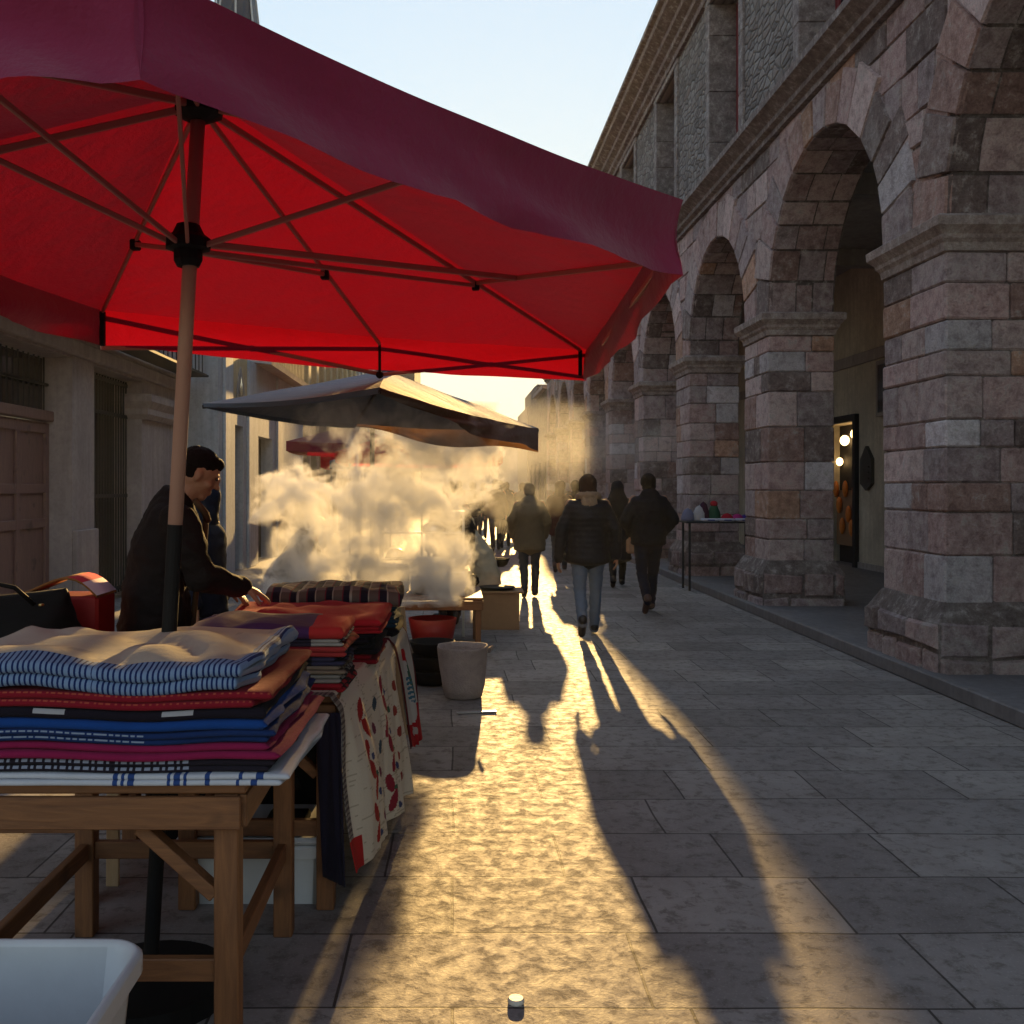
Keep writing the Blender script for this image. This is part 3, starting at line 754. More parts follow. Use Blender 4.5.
def off(p, d=.03): return Vector((p.x, p.y, p.z - d))
mid = (vt[0] + vt[5]) / 2; mid.z -= .05
ribs = [off(v.lerp(apex, .03), .025) for v in vt] + [off(mid.lerp(apex, .02), .02)]
for k, v in enumerate(ribs):
    m = MB(); m.bar(off(ptop, .0), v, .012, .022); m.build('rib', M_ribs, can)
    m = MB(); q = off(ptop).lerp(v, .58); m.bar(hub, q, .011, .018); m.build('strut', M_ribs, can)
    m = MB(); m.box((q.x - .018, q.y - .018, q.z - .022), (q.x + .018, q.y + .018, q.z + .018), ch=.005); m.build('joint', M_blackpl, can)
for k in (0, 5):
    m = MB(); v = ribs[k]; m.bar(v, off(v, .15), .022); m.build('corner_post', M_blackpl, can)
m = MB(); v = ribs[6]; m.bar(v, off(v, .155), .014); m.blob(off(v, .16), (.02, .02, .02)); m.build('corner_post', M_blackpl, can)
def scissor(a, b, inn=.03):
    a2, b2 = off(a, .135), off(b, .135)
    for p, q in ((a, b2), (a2, b)):
        m = MB(); m.bar(p, q, .012, .02); m.build('scissor_bar', M_ribs, can)
    c = (a + b2) / 2; m = MB(); m.blob(c, (.016, .016, .016)); m.build('joint', M_blackpl, can)
scissor(off(vt[5], .03), off(mid, .03)); scissor(off(mid, .03), off(vt[0], .03)); 
m = MB(); m.bar(off(vt[0], .10), off(vt[1].lerp(vt[0], .06), .12) + Vector((-.02, 0, 0)), .014, .022); m.build('scissor_bar', M_ribs, can)
m = MB(); m.bar(off(ptop, .0).lerp(ribs[0], .58), off(vt[1].lerp(vt[0], .2), .03), .012, .02); m.build('scissor_bar', M_ribs, can)
# loose long bars towards the right
m = MB(); m.bar(hub + Vector((.05, 0, .02)), off(ptop, .0).lerp(ribs[0].lerp(ribs[1], .35), .72), .016, .022); m.build('strut', M_ribs, can)
rehome(can)

# ================================================================= GREY CANOPY
gc = thing('grey_umbrella', 'slate grey canopy with tattered brown edge standing over the steaming stall', 'umbrella', (-.45, 7.2, 0))
gap = Vector((-.39, 5.98, 2.27)); gv = [Vector((-1.262, 5.06, 2.00)), Vector((-.335, 4.62, 2.035)), Vector((.573, 6.64, 1.965)), Vector((-.66, 6.75, 2.0))]
m = MB(); [panel(m, gap, gv[i], gv[(i + 1) % 4], .03) for i in range(4)]; m.build('canopy', M_greycanvas, gc, smooth=True, recalc=False)
m = MB(); valance(m, gv[0], gv[1], .02, .03, .03, .006); valance(m, gv[3], gv[0], .03, .02, .03, .006); m.build('valance', M_greycanvas, gc, smooth=True, recalc=False)
m = MB(); valance(m, gv[1], gv[2], .03, .16, .03, .05, 28, scal=.02); valance(m, gv[2], gv[3], .16, .03, .03, .04, 28, scal=.02); m.build('tattered_valance', M_browncanvas, gc, smooth=True, recalc=False)
m = MB(); m.tube([(-.75, 9.4, 0), (-.75, 9.4, 2.15), (-.70, 9.2, 2.25), (-.39, 5.98, 2.255)], .022, 12); m.tube([(-.75, 9.4, 0), (-.75, 9.4, .07)], .2, 20); m.build('pole', M_iron, gc)
for v in gv:
    m = MB(); m.bar((-.39, 5.98, 2.235), off(v, .02), .014, .02); m.build('rib', M_iron, gc)
m = MB(); m.lathe((-.39, 5.98, 2.25), [(.05, 0), (.08, .03), (.08, .06), (.03, .09)], 12); m.build('cap', M_greycanvas, gc)
rehome(gc)
# ================================================================= FAR CANOPIES
def small_umbrella(name, label, c, hw, hd, ze, za, mat, drop, group=None):
    t = thing(name, label, 'umbrella', (c[0], c[1], 0), 0, group)
    ap = Vector((c[0], c[1], za)); vs_ = [Vector((c[0] + sx * hw, c[1] + sy * hd, ze)) for sx, sy in ((1, 1), (1, -1), (-1, -1), (-1, 1))]
    m = MB(); [panel(m, ap, vs_[i], vs_[(i + 1) % 4], .05, 14) for i in range(4)]; m.build('canopy', mat, t, smooth=True, recalc=False)
    m = MB(); [valance(m, vs_[i], vs_[(i + 1) % 4], drop, drop, .05, .01, 14) for i in range(4)]; m.build('valance', mat, t, smooth=True, recalc=False)
    m = MB(); m.tube([(c[0], c[1], 0), (c[0], c[1], za - .02)], .025, 10); m.build('pole', M_iron, t)
    rehome(t); return t
M_maroon = fabric_canopy('maroon canvas', (.22, .015, .05), (.25, .01, .03), .25)
small_umbrella('market_umbrella', 'maroon canopy just behind the left part of the grey canopy', (-2.25, 22), 1.15, 1.5, 2.5, 2.9, M_maroon, .2)
small_umbrella('market_umbrella', 'small bright red awning peeping out beneath the maroon canopy', (-2.75, 28.0), .75, 1.4, 2.42, 2.6, M_red2, .35)
small_umbrella('market_umbrella', 'wide orange red canopy half lost in the steam behind the grill stall', (-.65, 21.5), 1.65, 1.8, 2.26, 2.9, M_red2, .22)
small_umbrella('market_umbrella', 'farthest canopy on the stall side, faded in the haze', (-1.6, 26), 1.4, 1.5, 2.2, 2.6, M_greycanvas, .2)

# ================================================================= TABLES
def table(name, label, x0, x1, y0, y1, top, leg=.065, stretch=.27, brace=True, mats=None, cat='table', group=None):
    mx, mz, my = mats or (M_tablewood, M_tablewoodz, M_tablewoody)
    t = thing(name, label, cat, ((x0 + x1) / 2, (y0 + y1) / 2, 0), 0, group)
    m = MB(); n = max(2, int((y1 - y0) / .16)); w = (y1 - y0) / n
    for i in range(n): m.box((x0 - .02, y0 + i * w + .002, top - .028), (x1 + .02, y0 + (i + 1) * w - .002, top), (1, 1, 1), .004)
    m.build('tabletop', mx, t)
    q = leg
    for lx in (x0 + q / 2, x1 - q / 2):
        for ly in (y0 + q / 2, y1 - q / 2):
            m = MB(); m.box((lx - q / 2, ly - q / 2, 0), (lx + q / 2, ly + q / 2, top - .03), (1, 1, 1), .004); m.build('leg', mz, t)
    for ly in (y0 - .022, y1 + .002):
        m = MB(); m.box((x0 - .01, ly, top - .115), (x1 + .01, ly + .02, top - .03), (1, 1, 1), .003); m.build('apron', mx, t)
    for lx in (x0 - .022, x1 + .002):
        m = MB(); m.box((lx, y0 + .002, top - .115), (lx + .02, y1 - .002, top - .03), (1, 1, 1), .003); m.build('apron', my, t)
    if stretch:
        for ly in (y0 + q * .3, y1 - q * .3 - .03):
            m = MB(); m.box((x0 + q, ly, stretch), (x1 - q, ly + .03, stretch + .06), (1, 1, 1), .003); m.build('stretcher', mx, t)
        for lx in (x0 + q * .3, x1 - q * .3 - .03):
            m = MB(); m.box((lx, y0 + q, stretch), (lx + .03, y1 - q, stretch + .06), (1, 1, 1), .003); m.build('stretcher', my, t)
    if brace:
        m = MB(); m.bar((x1 - q, y0 + .03, top - .30), (x1 - q - .2, y0 + .03, top - .12), .035, .05, up=(0, 1, 0)); m.build('brace', mx, t)
    rehome(t); return t
T1 = table('wooden_table', 'bare wooden trestle table in the foreground carrying the largest stack of cloths', -1.32, -.56, 2.62, 3.56, .80)
T2 = table('wooden_table', 'longer wooden table behind the foreground one, hung with embroidered cloths', -1.02, -.44, 3.72, 6.1, .80)
T3 = table('side_table', 'low dark side table at the far left under the black bag', -2.3, -1.35, 3.75, 4.35, .92, brace=False)

# ================================================================= FOLDED CLOTHS
def smooth(a, b, x):
    t = max(0, min(1, (x - a) / (b - a))); return t * t * (3 - 2 * t)
def folded(label, x0, x1, y0, y1, z0, th, nl, paint, group, seed, nu=70, wav=.006, stack=0, flat=.0, skew=0, top=False, cat='folded cloth', name='folded_cloth'):
    m = MB(); t_ = th / nl; V = []; F = []; Cc = []
    sx = x1 - x0; sy = y1 - y0
    def wave(x, y, k):
        return (noise.noise(Vector((x * 3.1 + stack * 9, y * 3.1, stack))) * wav * 1.9 + noise.noise(Vector((x * 7 + seed, y * 6, seed))) * wav * .5) * k
    for l in range(nl):
        zc = z0 + t_ * (l + .5); r = t_ * .5
        jx0 = rnd.uniform(-.012, .012); jx1 = rnd.uniform(-.020, .018); jy = rnd.uniform(-.011, .009)
        prof = []
        nf = 6; nt = 16
        for i in range(nf + 1):
            a = -math.pi / 2 - math.pi * i / nf; prof.append((r + r * math.cos(a) * 1.0 , r * math.sin(a), 1))
        for i in range(1, nt): prof.append((r + (sy - 2 * r) * i / nt, r, 0))
        for i in range(nf + 1):
            a = math.pi / 2 - math.pi * i / nf; prof.append((sy - r + r * math.cos(a), r * math.sin(a), 2))
        for i in range(1, nt): prof.append((sy - r - (sy - 2 * r) * i / nt, -r, 3))
        npf = len(prof); base = len(V)
        for iu in range(nu + 1):
            u = iu / nu
            # rounding at ends
            e = min(u, 1 - u) * sx; k = 1.0
            if e < .012: k = math.sqrt(max(0, 1 - (1 - e / .012) ** 2)) * .95 + .05
            for (py, pz, part) in prof:
                y = y0 + py; x = x0 + sx * u
                x += (jx1 + .030 * noise.noise(Vector((y * 6, seed, l)))) * smooth(.8, 1, u) + (jx0 + .012 * noise.noise(Vector((y * 5, seed + 4, l)))) * smooth(.2, 0, u)
                x += skew * (py / sy)
                y += (jy + .010 * noise.noise(Vector((x * 4, seed + 9, l * 3.)))) * (1 if py < sy / 2 else -1)
                lift = (zc - z0 + (z0 - .8) * 0) 
                z = zc + pz * k + wave(x, y, min(1, (zc - .8) / .12))
                if top and part == 0 and l == nl - 1:
                    z += abs(noise.noise(Vector((x * 5, y * 4 + x * 2, seed * 1.7)))) * .038 * smooth(0, .08, py) * smooth(sy, sy - .08, py)
                z = max(z, z0 - .004) if l == 0 and z0 < .81 else z
                V.append(Vector((x, y, z)))
        for iu in range(nu):
            for j in range(npf):
                F.append((base + iu * npf + j, base + (iu + 1) * npf + j, base + (iu + 1) * npf + (j + 1) % npf, base + iu * npf + (j + 1) % npf))
                py, pz, part = prof[j]
                Cc.append(paint(sx * (iu + .5) / nu, py, part, l, pz / r))
        F.append(tuple(base + j for j in range(npf))[::-1]); Cc.append(Cc[-1]); F.append(tuple(base + nu * npf + j for j in range(npf))); Cc.append(Cc[-1])
    m.mesh(V, F, Cc)
    o = m.build(name, M_cloth, None, smooth=True); set_origin(o, ((x0 + x1) / 2, (y0 + y1) / 2, z0))
    tag(o, label, cat, group); return o
def solid(c, var=.08):
    return lambda x, y, p, l, z: tuple(k * (1 + var * noise.noise(Vector((x * 20, y * 20, l)))) for k in c)
def stripes(cols, w, axis='x', front_only=None):
    def f(x, y, p, l, z):
        if front_only and not (p == 1 or y < .03): return front_only
        q = x if axis == 'x' else y
        return cols[int(q / w) % len(cols)]
    return f
def bands(base, bl):   # bl: list of (start, end, colour) along x
    def f(x, y, p, l, z):
        for a, b, c in bl:
            if a <= x < b: return c
        return base
    return f
CREAM = (.50, .47, .40); BLUE = (.03, .07, .24); WHT = (.52, .54, .60); RED = (.38, .015, .02); NAVY = (.012, .016, .05); MAG = (.26, .015, .075)
def dashes(base, col, z_lo=-.4, z_hi=.5, w=.03, duty=.6, rng=(0, 9), second=None):
    def f(x, y, p, l, z):
        if p == 1 and z_lo < z < z_hi and rng[0] < x < rng[1]:
            k = (x / w + .25 * noise.noise(Vector((x * 30, l, w)))) % 1
            if k < duty: return col
            return second or base
        return base
    return f
g1 = 'folded cloths in the large stack on the foreground table'
S1 = [ # label, th, nl, paint, x1 shift, y0 shift, nu
 ('white cloth with navy bands, lowest of the foreground stack', .030, 2, bands((.55, .58, .66), [(.50, .512, BLUE), (.522, .530, BLUE), (.54, .556, BLUE), (.64, .648, BLUE), (.656, .676, BLUE), (.684, .692, BLUE), (.74, .752, BLUE), (.82, .828, BLUE), (.86, .875, BLUE)]), .06, .0, 220),
 ('black cloth with a broken grey woven line, second from the bottom of the foreground stack', .034, 2, dashes((.022, .018, .028), (.28, .31, .42), -.1, .5, .02, .6, (.15, .70)), .035, .01, 120),
 ('plum magenta cloth low in the foreground stack', .040, 2, solid(MAG), .045, .005, 60),
 ('deep blue cloth with a pale woven strip along its fold, middle of the foreground stack', .034, 2, dashes((.014, .035, .13), (.25, .31, .44), -.3, .45, .008, .75, (.0, .58)), .02, .01, 160),
 ('plain royal blue cloth in the middle of the foreground stack', .026, 1, solid((.012, .06, .26)), .02, .0, 60),
 ('black cloth with white patches along its fold, below the dark red ones', .028, 1, dashes((.015, .012, .02), (.40, .40, .44), -.5, .5, .31, .32), .0, .008, 140),
 ('dark red cloth with orange dotted trim, under the ribbed blue one', .040, 2, dashes((.24, .012, .025), (.42, .08, .05), .1, .6, .018, .5), .015, .0, 150),
]
z = .802; sd_ = 1
for (lb, th, nl, pt, dx_, dy_, nu) in S1:
    folded(lb, -1.38, -.50 + dx_, 2.585 + dy_, 3.30 + dy_, z, th, nl, pt, g1, sd_, nu, .005, 1, skew=.02); z += th + .0015; sd_ += 1
def rib(x, y, p, l, z):
    if p == 1 or y < .02:
        return (.20, .30, .50) if (x / .0145) % 1 < .62 else (.012, .028, .12)
    if p == 3: return (.3, .36, .5)
    if x > .80: return (.20, .30, .50) if (x / .016) % 1 < .55 else (.02, .04, .15)
    return CREAM if noise.noise(Vector((x * 8, y * 90, 0))) > -.45 else (.40, .38, .34)
folded('cream cloth with ribbed blue and white folded edge, on top of the foreground stack', -1.38, -.545, 2.59, 3.26, z, .070, 2, rib, g1, 11, 300, .010, 1, skew=.02, top=True)
TOP1 = z + .07
g2 = 'folded cloths in the small dark stack at the table corner'
z = .802
for i, (lb, c, th, nl) in enumerate([
    ('black cloth with a red edge, lowest of the small dark stack', (.02, .014, .018), .035, 2), ('charcoal cloth second from the bottom of the small dark stack', (.035, .03, .035), .03, 2),
    ('dark brown striped cloth in the middle of the small dark stack', (.10, .06, .045), .03, 2), ('black cloth above the brown striped one in the small dark stack', (.015, .015, .02), .03, 2),
    ('wine red cloth with fringed corner, third from the top of the small dark stack', (.22, .015, .025), .04, 2), ('dark cloth with a white speckled edge below the purple one', (.04, .03, .05), .026, 2),
    ('purple cloth with a scarlet fringed end, on top of the small dark stack', (.09, .035, .13), .045, 1)]):
    base = c
    def pt(x, y, p, l, zz, base=base, i=i):
        if x > .46: return [(.35, .02, .03), (.30, .28, .26), (.25, .2, .15), (.05, .05, .1), (.45, .05, .05), (.4, .38, .36), (.55, .04, .04)][i] if (y / .02) % 1 < .6 or i == 6 else base
        if i == 2 and p == 1 and (x / .03) % 1 < .3: return (.3, .24, .18)
        if i == 6 and p == 0: return (.13, .08, .14) if y < .35 else (.32, .28, .22)
        return base
    folded(lb, -.99, -.41 + rnd.uniform(-.012, .014), 3.74 + rnd.uniform(0, .015), 4.18, z, th, nl, pt, g2, 20 + i, 60, .006, 2, top=(i == 6)); z += th + .0015
g3 = 'folded cloths in the stack under the scarlet cloth'
z = .802
for i, (lb, c, th, nl) in enumerate([
    ('dark red cloth lowest in the stack under the scarlet cloth', (.20, .01, .02), .04, 2), ('black cloth with pale corner above the lowest dark red one', (.015, .015, .02), .045, 2),
    ('black cloth directly below the scarlet cloths', (.018, .016, .024), .045, 2), ('scarlet cloth beneath the topmost scarlet one, with pleated corner', (.42, .02, .03), .03, 2), ('scarlet cloth lying open on top of the middle stack by the vendor\'s hand', (.50, .022, .035), .028, 1)]):
    folded(lb, -1.03, -.315 + (.012 if i > 2 else -.02) + rnd.uniform(-.006, .006), 4.34 + (0 if i > 2 else .02), 5.02, z, th, nl, solid(c), g3, 40 + i, 60, .006, 3, top=(i == 4)); z += th + .0015
g4 = 'folded cloths in the rearmost stack'
z = .802
def plaid(x, y, p, l, z):
    a = (x / .09) % 1; b = (y / .09) % 1
    c = (.30, .22, .20) if a < .5 else (.05, .04, .07)
    if b < .35: c = tuple(k * .5 for k in c)
    if .9 < a: c = (.42, .36, .32)
    if .45 < a < .52: c = (.2, .03, .05)
    return c
for i, (lb, c, th, nl) in enumerate([
    ('black cloth lowest in the rearmost stack', (.015, .015, .02), .05, 2), ('navy and teal cloth in the middle of the rearmost stack', (.02, .05, .09), .06, 3), ('dark teal cloth just under the plaid blanket', (.02, .045, .06), .05, 2)]):
    folded(lb, -.92, -.29 + rnd.uniform(-.01, .01), 5.12, 5.66, z, th, nl, solid(c), g4, 60 + i, 50, .006, 4); z += th + .0015
folded('plaid brown and navy blanket on top of the rearmost stack', -.96, -.27, 5.08, 5.64, z, .075, 1, plaid, g4, 77, 110, .012, 4, top=True)

# ---------------------------------------------------------------- hanging embroidered cloths
def hanging(name, label, y0, y1, xt_, xb_, zt, zb0, zb1, paint, seed, inn=.25, nU=150, nV=150, fringe=0, dy=0):
    m = MB(); V = []; F = []; C_ = []
    for i in range(nU + 1):
        u = i / nU
        xt = xt_[0] + (xt_[1] - xt_[0]) * u; xb = xb_[0] + (xb_[1] - xb_[0]) * u
        for j in range(nV + 1):
            v = j / nV; L = inn + 1
            s_ = v * L
            y = y0 + (y1 - y0) * u
            if s_ < inn:
                x = xt - (inn - s_) * .6; z = zt + .004
                V.append(Vector((x, y, z + .004 * noise.noise(Vector((x * 5, y * 5, seed)))))); continue
            t = s_ - inn
            zb = zb0 + (zb1 - zb0) * u + .02 * noise.noise(Vector((u * 5, seed, 0)))
            z = zt + (zb - zt) * t; fold = noise.noise(Vector((u * 6.5, t * .8, seed))) * .055 * smooth(0, .5, t) + noise.noise(Vector((u * 17, t * 1.2, seed + 3))) * .014 * smooth(0, .3, t)
            x = xt + (xb - xt) * t ** .8 + fold + .02 * smooth(0, .08, t)
            V.append(Vector((x, y + dy * t, z)))
    for i in range(nU):
        for j in range(nV):
            F.append((i * (nV + 1) + j, (i + 1) * (nV + 1) + j, (i + 1) * (nV + 1) + j + 1, i * (nV + 1) + j + 1))
            C_.append(paint((i + .5) / nU, (j + .5) / nV))
    m.mesh(V, F, C_)
    o = m.build(name, M_cloth2, None, smooth=True, recalc=False)
    md = o.modifiers.new('thickness', 'SOLIDIFY'); md.thickness = .004
    set_origin(o, (xt, (y0 + y1) / 2, zt)); return o
def cloth2():
    m, nt, b = newmat('hanging embroidered cotton'); out = nt.nodes['Material Output']; tc = N(nt, 'ShaderNodeTexCoord').outputs['Object']
    a = N(nt, 'ShaderNodeAttribute', attribute_name='col').outputs['Color']
    nt.links.new(a, b.inputs['Base Color']); b.inputs['Roughness'].default_value = .95
    t = N(nt, 'ShaderNodeBsdfTranslucent'); nt.links.new(mixc(nt, 1.0, a, (.9, .8, .6), 'MULTIPLY'), t.inputs[0])
    bn = bump(nt, b, noise_(nt, tc, 90, 4, .6), .5, .005)
    mx = N(nt, 'ShaderNodeMixShader'); mx.inputs[0].default_value = .3
    nt.links.new(b.outputs[0], mx.inputs[1]); nt.links.new(t.outputs[0], mx.inputs[2]); nt.links.new(mx.outputs[0], out.inputs['Surface']); return m
M_cloth2 = cloth2()
def ell(u, v, cu, cv, ru, rv, rot=0):
    du, dv = u - cu, v - cv; c, s_ = math.cos(rot), math.sin(rot)
    return ((du * c + dv * s_) / ru) ** 2 + ((-du * s_ + dv * c) / rv) ** 2
def emb(u, v):
    c = (.78, .74, .64)
    if abs(noise.noise(Vector((u * 3, v * 60, 1)))) < .03: c = (.56, .51, .40)
    for cu, colA in ((.24, (.42, .02, .02)), (.62, (.34, .02, .05))):
        for k in range(7):
            cv = .34 + k * .095; w = cu + .03 * math.sin(k * 2.1)
            if ell(u, v, w, cv, .026, .056, .45 * (-1) ** k) < 1: c = colA
            if ell(u, v, w + .05, cv + .04, .022, .016, .6) < 1: c = (.05, .16, .10) if k % 2 else (.06, .08, .22)
    for k in range(6):
        cv = .38 + k * .105; 
        if ell(u, v, .44 + .03 * (-1) ** k, cv, .026, .034, .7 * (-1) ** k) < 1: c = (.20, .03, .08) if k % 2 else (.04, .09, .14)
    for k in range(5):
        if ell(u, v, .84 + .02 * (-1) ** k, .4 + k * .12, .03, .026, .4) < 1: c = (.35, .05, .04)
    if u < .045: c = (.30, .28, .25) if (v * 40) % 1 < .5 else (.12, .1, .1)
    if u < .09 and v > .86: c = (.5, .02, .02)
    return c
o = hanging('embroidered_cloth', '', 3.66, 4.98, (-.445, -.315), (-.355, -.245), .805, .17, .06, emb, 2, dy=-.02)
tag(o, 'cream cloth embroidered with red flower chains draped over the table edge nearest the camera', 'hanging cloth')
def emb2(u, v):
    c = (.50, .51, .52)
    if ell(u, v, .45, .36, .13, .045) < 1: c = (.45, .01, .02)
    if abs(u - .5 - .05 * math.sin(v * 9)) < .03 and v > .38: c = (.05, .14, .10)
    if ell(u, v, .5, .62, .2, .10, .3) < 1 and (v * 30 + u * 6) % 1 < .6: c = (.04, .16, .26)
    if v > .84 or ell(u, v, .75, .86, .35, .12) < 1: c = (.42, .01, .02)
    if ell(u, v, .35, .9, .1, .03) < 1: c = (.45, .4, .4)
    if u < .06 or u > .95: c = (.12, .01, .02)
    return c
o = hanging('embroidered_cloth', '', 5.02, 5.62, (-.32, -.29), (-.225, -.20), .807, .26, .16, emb2, 5, nU=100, nV=120)
tag(o, 'grey cloth with a red rose, blue leaves and red hem hanging beyond the cream one', 'hanging cloth')
# dark cloth hanging at the near end under the cream one
m = MB(); V = []; n = 40
for i in range(n + 1):
    for j in range(n + 1):
        u = i / n; v = j / n
        V.append(Vector((-.50 + .09 * u + .03 * v, 3.665 + .02 * noise.noise(Vector((u * 4, v * 2, 1))) - .10 * v * u, .75 - v * .60)))
vgrid(m, V, n + 1, n + 1, (.02, .018, .035)); o = m.build('dark_cloth', M_cloth, None, smooth=True, recalc=False); o.modifiers.new('t', 'SOLIDIFY').thickness = .005
tag(o, 'navy cloth with stitched hem hanging at the near corner of the longer table', 'hanging cloth')
m = MB(); m.bar((-.27, 5.95, .10), (-.33, 5.95, .86), .10, .02, up=(0, 1, 0)); o = m.build('leaning_board', M_lightwood, None)
tag(o, 'pale wooden board leaning on the far end of the cloth table', 'board')

# ================================================================= PROPS AROUND THE CLOTH STALL
def tub(name, label, cx, cy_, hx, hy, z0, h, taper, rim, mat, cat, group=None):
    m = MB()
    def rr(hx, hy, r, z, n=6):
        out = []
        for (sx, sy, a0) in ((1, 1, 0), (-1, 1, 90), (-1, -1, 180), (1, -1, 270)):
            for k in range(n + 1):
                a = R(a0 + 90 * k / n); out.append(Vector((cx + sx * (hx - r) + r * math.cos(a), cy_ + sy * (hy - r) + r * math.sin(a), z)))
        return out
    t = taper; r = min(hx, hy) * .3
    loops = [rr(hx - t, hy - t, r * .8, z0), rr(hx - .01, hy - .01, r, z0 + h - .05), rr(hx + rim, hy + rim, r + rim, z0 + h - .045), rr(hx + rim, hy + rim, r + rim, z0 + h - .01), rr(hx + rim - .008, hy + rim - .008, r + rim, z0 + h),
             rr(hx - .004, hy - .004, r, z0 + h), rr(hx - .012, hy - .012, r, z0 + h - .012), rr(hx - t - .004, hy - t - .004, r * .8, z0 + .01)]
    n = len(loops[0]); V = [p for L in loops for p in L]
    F = [(i * n + k, i * n + (k + 1) % n, (i + 1) * n + (k + 1) % n, (i + 1) * n + k) for i in range(len(loops) - 1) for k in range(n)]
    F.append(tuple(range(n))[::-1]); F.append(tuple(range((len(loops) - 1) * n, len(loops) * n)))
    m.mesh(V, F); o = m.build(name, mat, None, smooth=False); 
    for p in o.data.polygons: p.use_smooth = p.area < .01
    set_origin(o, (cx, cy_, z0)); return tag(o, label, cat, group)
tub('plastic_tub', 'white plastic tub at the bottom left corner in front of the foreground table', -1.03, 2.02, .34, .23, 0, .56, .06, .012, M_white, 'tub')
m = MB(); m.mesh(*(lambda o: ([], []))(0)) if False else None
crate = tub('storage_crate', 'white lidded storage crate pushed under the foreground table', -.74, 3.95, .29, .20, 0, .23, .03, .01, M_white, 'crate')
m = MB(); m.box((-1.04, 3.74, .231), (-.44, 4.16, .26), (1, 1, 1), .012); lid = m.build('lid', M_white, None); M_ = crate.location
lid.data.transform(Matrix.Translation(-M_)); lid.parent = crate
m = MB(); m.box((-.72, 3.82, .262), (-.56, 3.98, .30), (1, 1, 1), .01); m.tube([(-.66, 3.9, .3), (-.66, 3.9, .40), (-.60, 3.92, .42)], .03, 10); o = m.build('hand_drill', M_blackpl, None) if False else m.build('black_tool', M_blackpl, None)
tag(o, 'small black tool resting on the lid of the white crate', 'tool')
m = MB(); m.box((-1.30, 4.25, 0), (-.55, 4.85, .66), (1, 1, 1), .03);  # box made larger to darken the space under the tables
o = m.build('storage_box', M_blackbag, None); tag(o, 'black fabric box enlarged to darken the space beneath the longer table', 'box')
m = MB(); m.box((-1.2, 4.32, .661), (-.7, 4.7, .70), (1, 1, 1), .02); lid2 = m.build('lid', M_blackpl, o)
m = MB(); m.bar((-1.34, 3.95, 0), (-1.345, 3.98, .60), .05, .018, up=(0, 1, 0)); o = m.build('wooden_batten', M_lightwood, None); tag(o, 'pale batten standing upright behind the back leg of the foreground table', 'batten')
# black bag on the side table
bag = thing('black_bag', 'glossy black bag slumped on the side table at the far left', 'bag', (-1.75, 3.98, .92))
m = MB(); nn = 22
V = []
for i in range(nn + 1):
    for k in range(28):
        th = 2 * math.pi * k / 28; t = i / nn
        rx = .30 * (1 - .25 * t); ry = .15 * (1 - .75 * t ** 2)
        V.append(Vector((-1.76 + rx * (abs(math.cos(th)) ** .6) * (1 if math.cos(th) > 0 else -1) + .02 * noise.noise(Vector((th * 2, t * 4, 0))), 3.98 + ry * math.sin(th) + .015 * noise.noise(Vector((th * 3, t * 5, 2))), .925 + t * (.22 + .03 * math.cos(th)))))
m.mesh(V, [(i * 28 + k, i * 28 + (k + 1) % 28, (i + 1) * 28 + (k + 1) % 28, (i + 1) * 28 + k) for i in range(nn) for k in range(28)] + [tuple(range(28))[::-1], tuple(range(nn * 28, nn * 28 + 28))])
m.build('bag_body', M_blackbag, bag, smooth=True)
m = MB(); m.tube([(-1.93, 3.9, 1.12), (-1.90, 3.86, 1.18), (-1.8, 3.84, 1.215), (-1.68, 3.84, 1.19), (-1.62, 3.88, 1.12)], .009, 8); m.build('handle', M_blackbag, bag, smooth=True)
m = MB(); m.lathe((-1.575, 3.835, 1.12), [(.010, 0), (.012, .004), (.010, .008)], 10); m.build('metal_ring', plain('brass', (.6, .42, .15), .3, .9), bag)
rehome(bag)
rb = thing('red_box', 'red box with curved brown and pink lid between the black bag and the vendor', 'box', (-1.6, 4.25, .92))
m = MB(); m.box((-1.78, 4.12, .925), (-1.46, 4.34, 1.125), (1, 1, 1), .012); m.build('box_body', M_redpl, rb)
m = MB(); pr = [(-1.82 + .36 * i / 12, 1.13 + .075 * math.sin(math.pi * (i / 12) ** 1.6) ) for i in range(13)]
V = [Vector((x, y, z)) for y in (4.11, 4.35) for x, z in pr] + [Vector((x, y, z - .01)) for y in (4.11, 4.35) for x, z in pr]
F = [(i, i + 1, 14 + i, 13 + i) for i in range(12)] + [(26 + i, 39 + i, 40 + i, 27 + i) for i in range(12)] + [(i, 26 + i, 27 + i, i + 1) for i in range(12)] + [(13 + i, 14 + i, 40 + i, 39 + i) for i in range(12)]
m.mesh(V, F, [(.35, .15, .05)] * 8 + [(.5, .04, .06)] * 2 + [(.6, .45, .5)] * 2 + [(.3, .12, .04)] * 36); m.build('lid', M_cloth, rb, smooth=True)
rehome(rb)
# bottle cap and metal strip on the paving
p = G(516, 1003); m = MB(); m.lathe((p.x, p.y, .001), [(.024, 0), (.026, .004), (.025, .013), (.022, .016), (.0, .016)], 20); o = m.build('bottle_cap', plain('cream plastic', (.6, .56, .5), .5), None, smooth=False); set_origin(o, p); tag(o, 'small cream bottle cap lying on the sunlit paving in the foreground', 'bottle cap')
m = MB(); m.bar((.03, 6.93, .008), (.31, 6.97, .008), .03, .012); o = m.build('metal_strip', M_steel, None); tag(o, 'thin grey metal strip lying on the paving before the white sack bucket', 'strip')

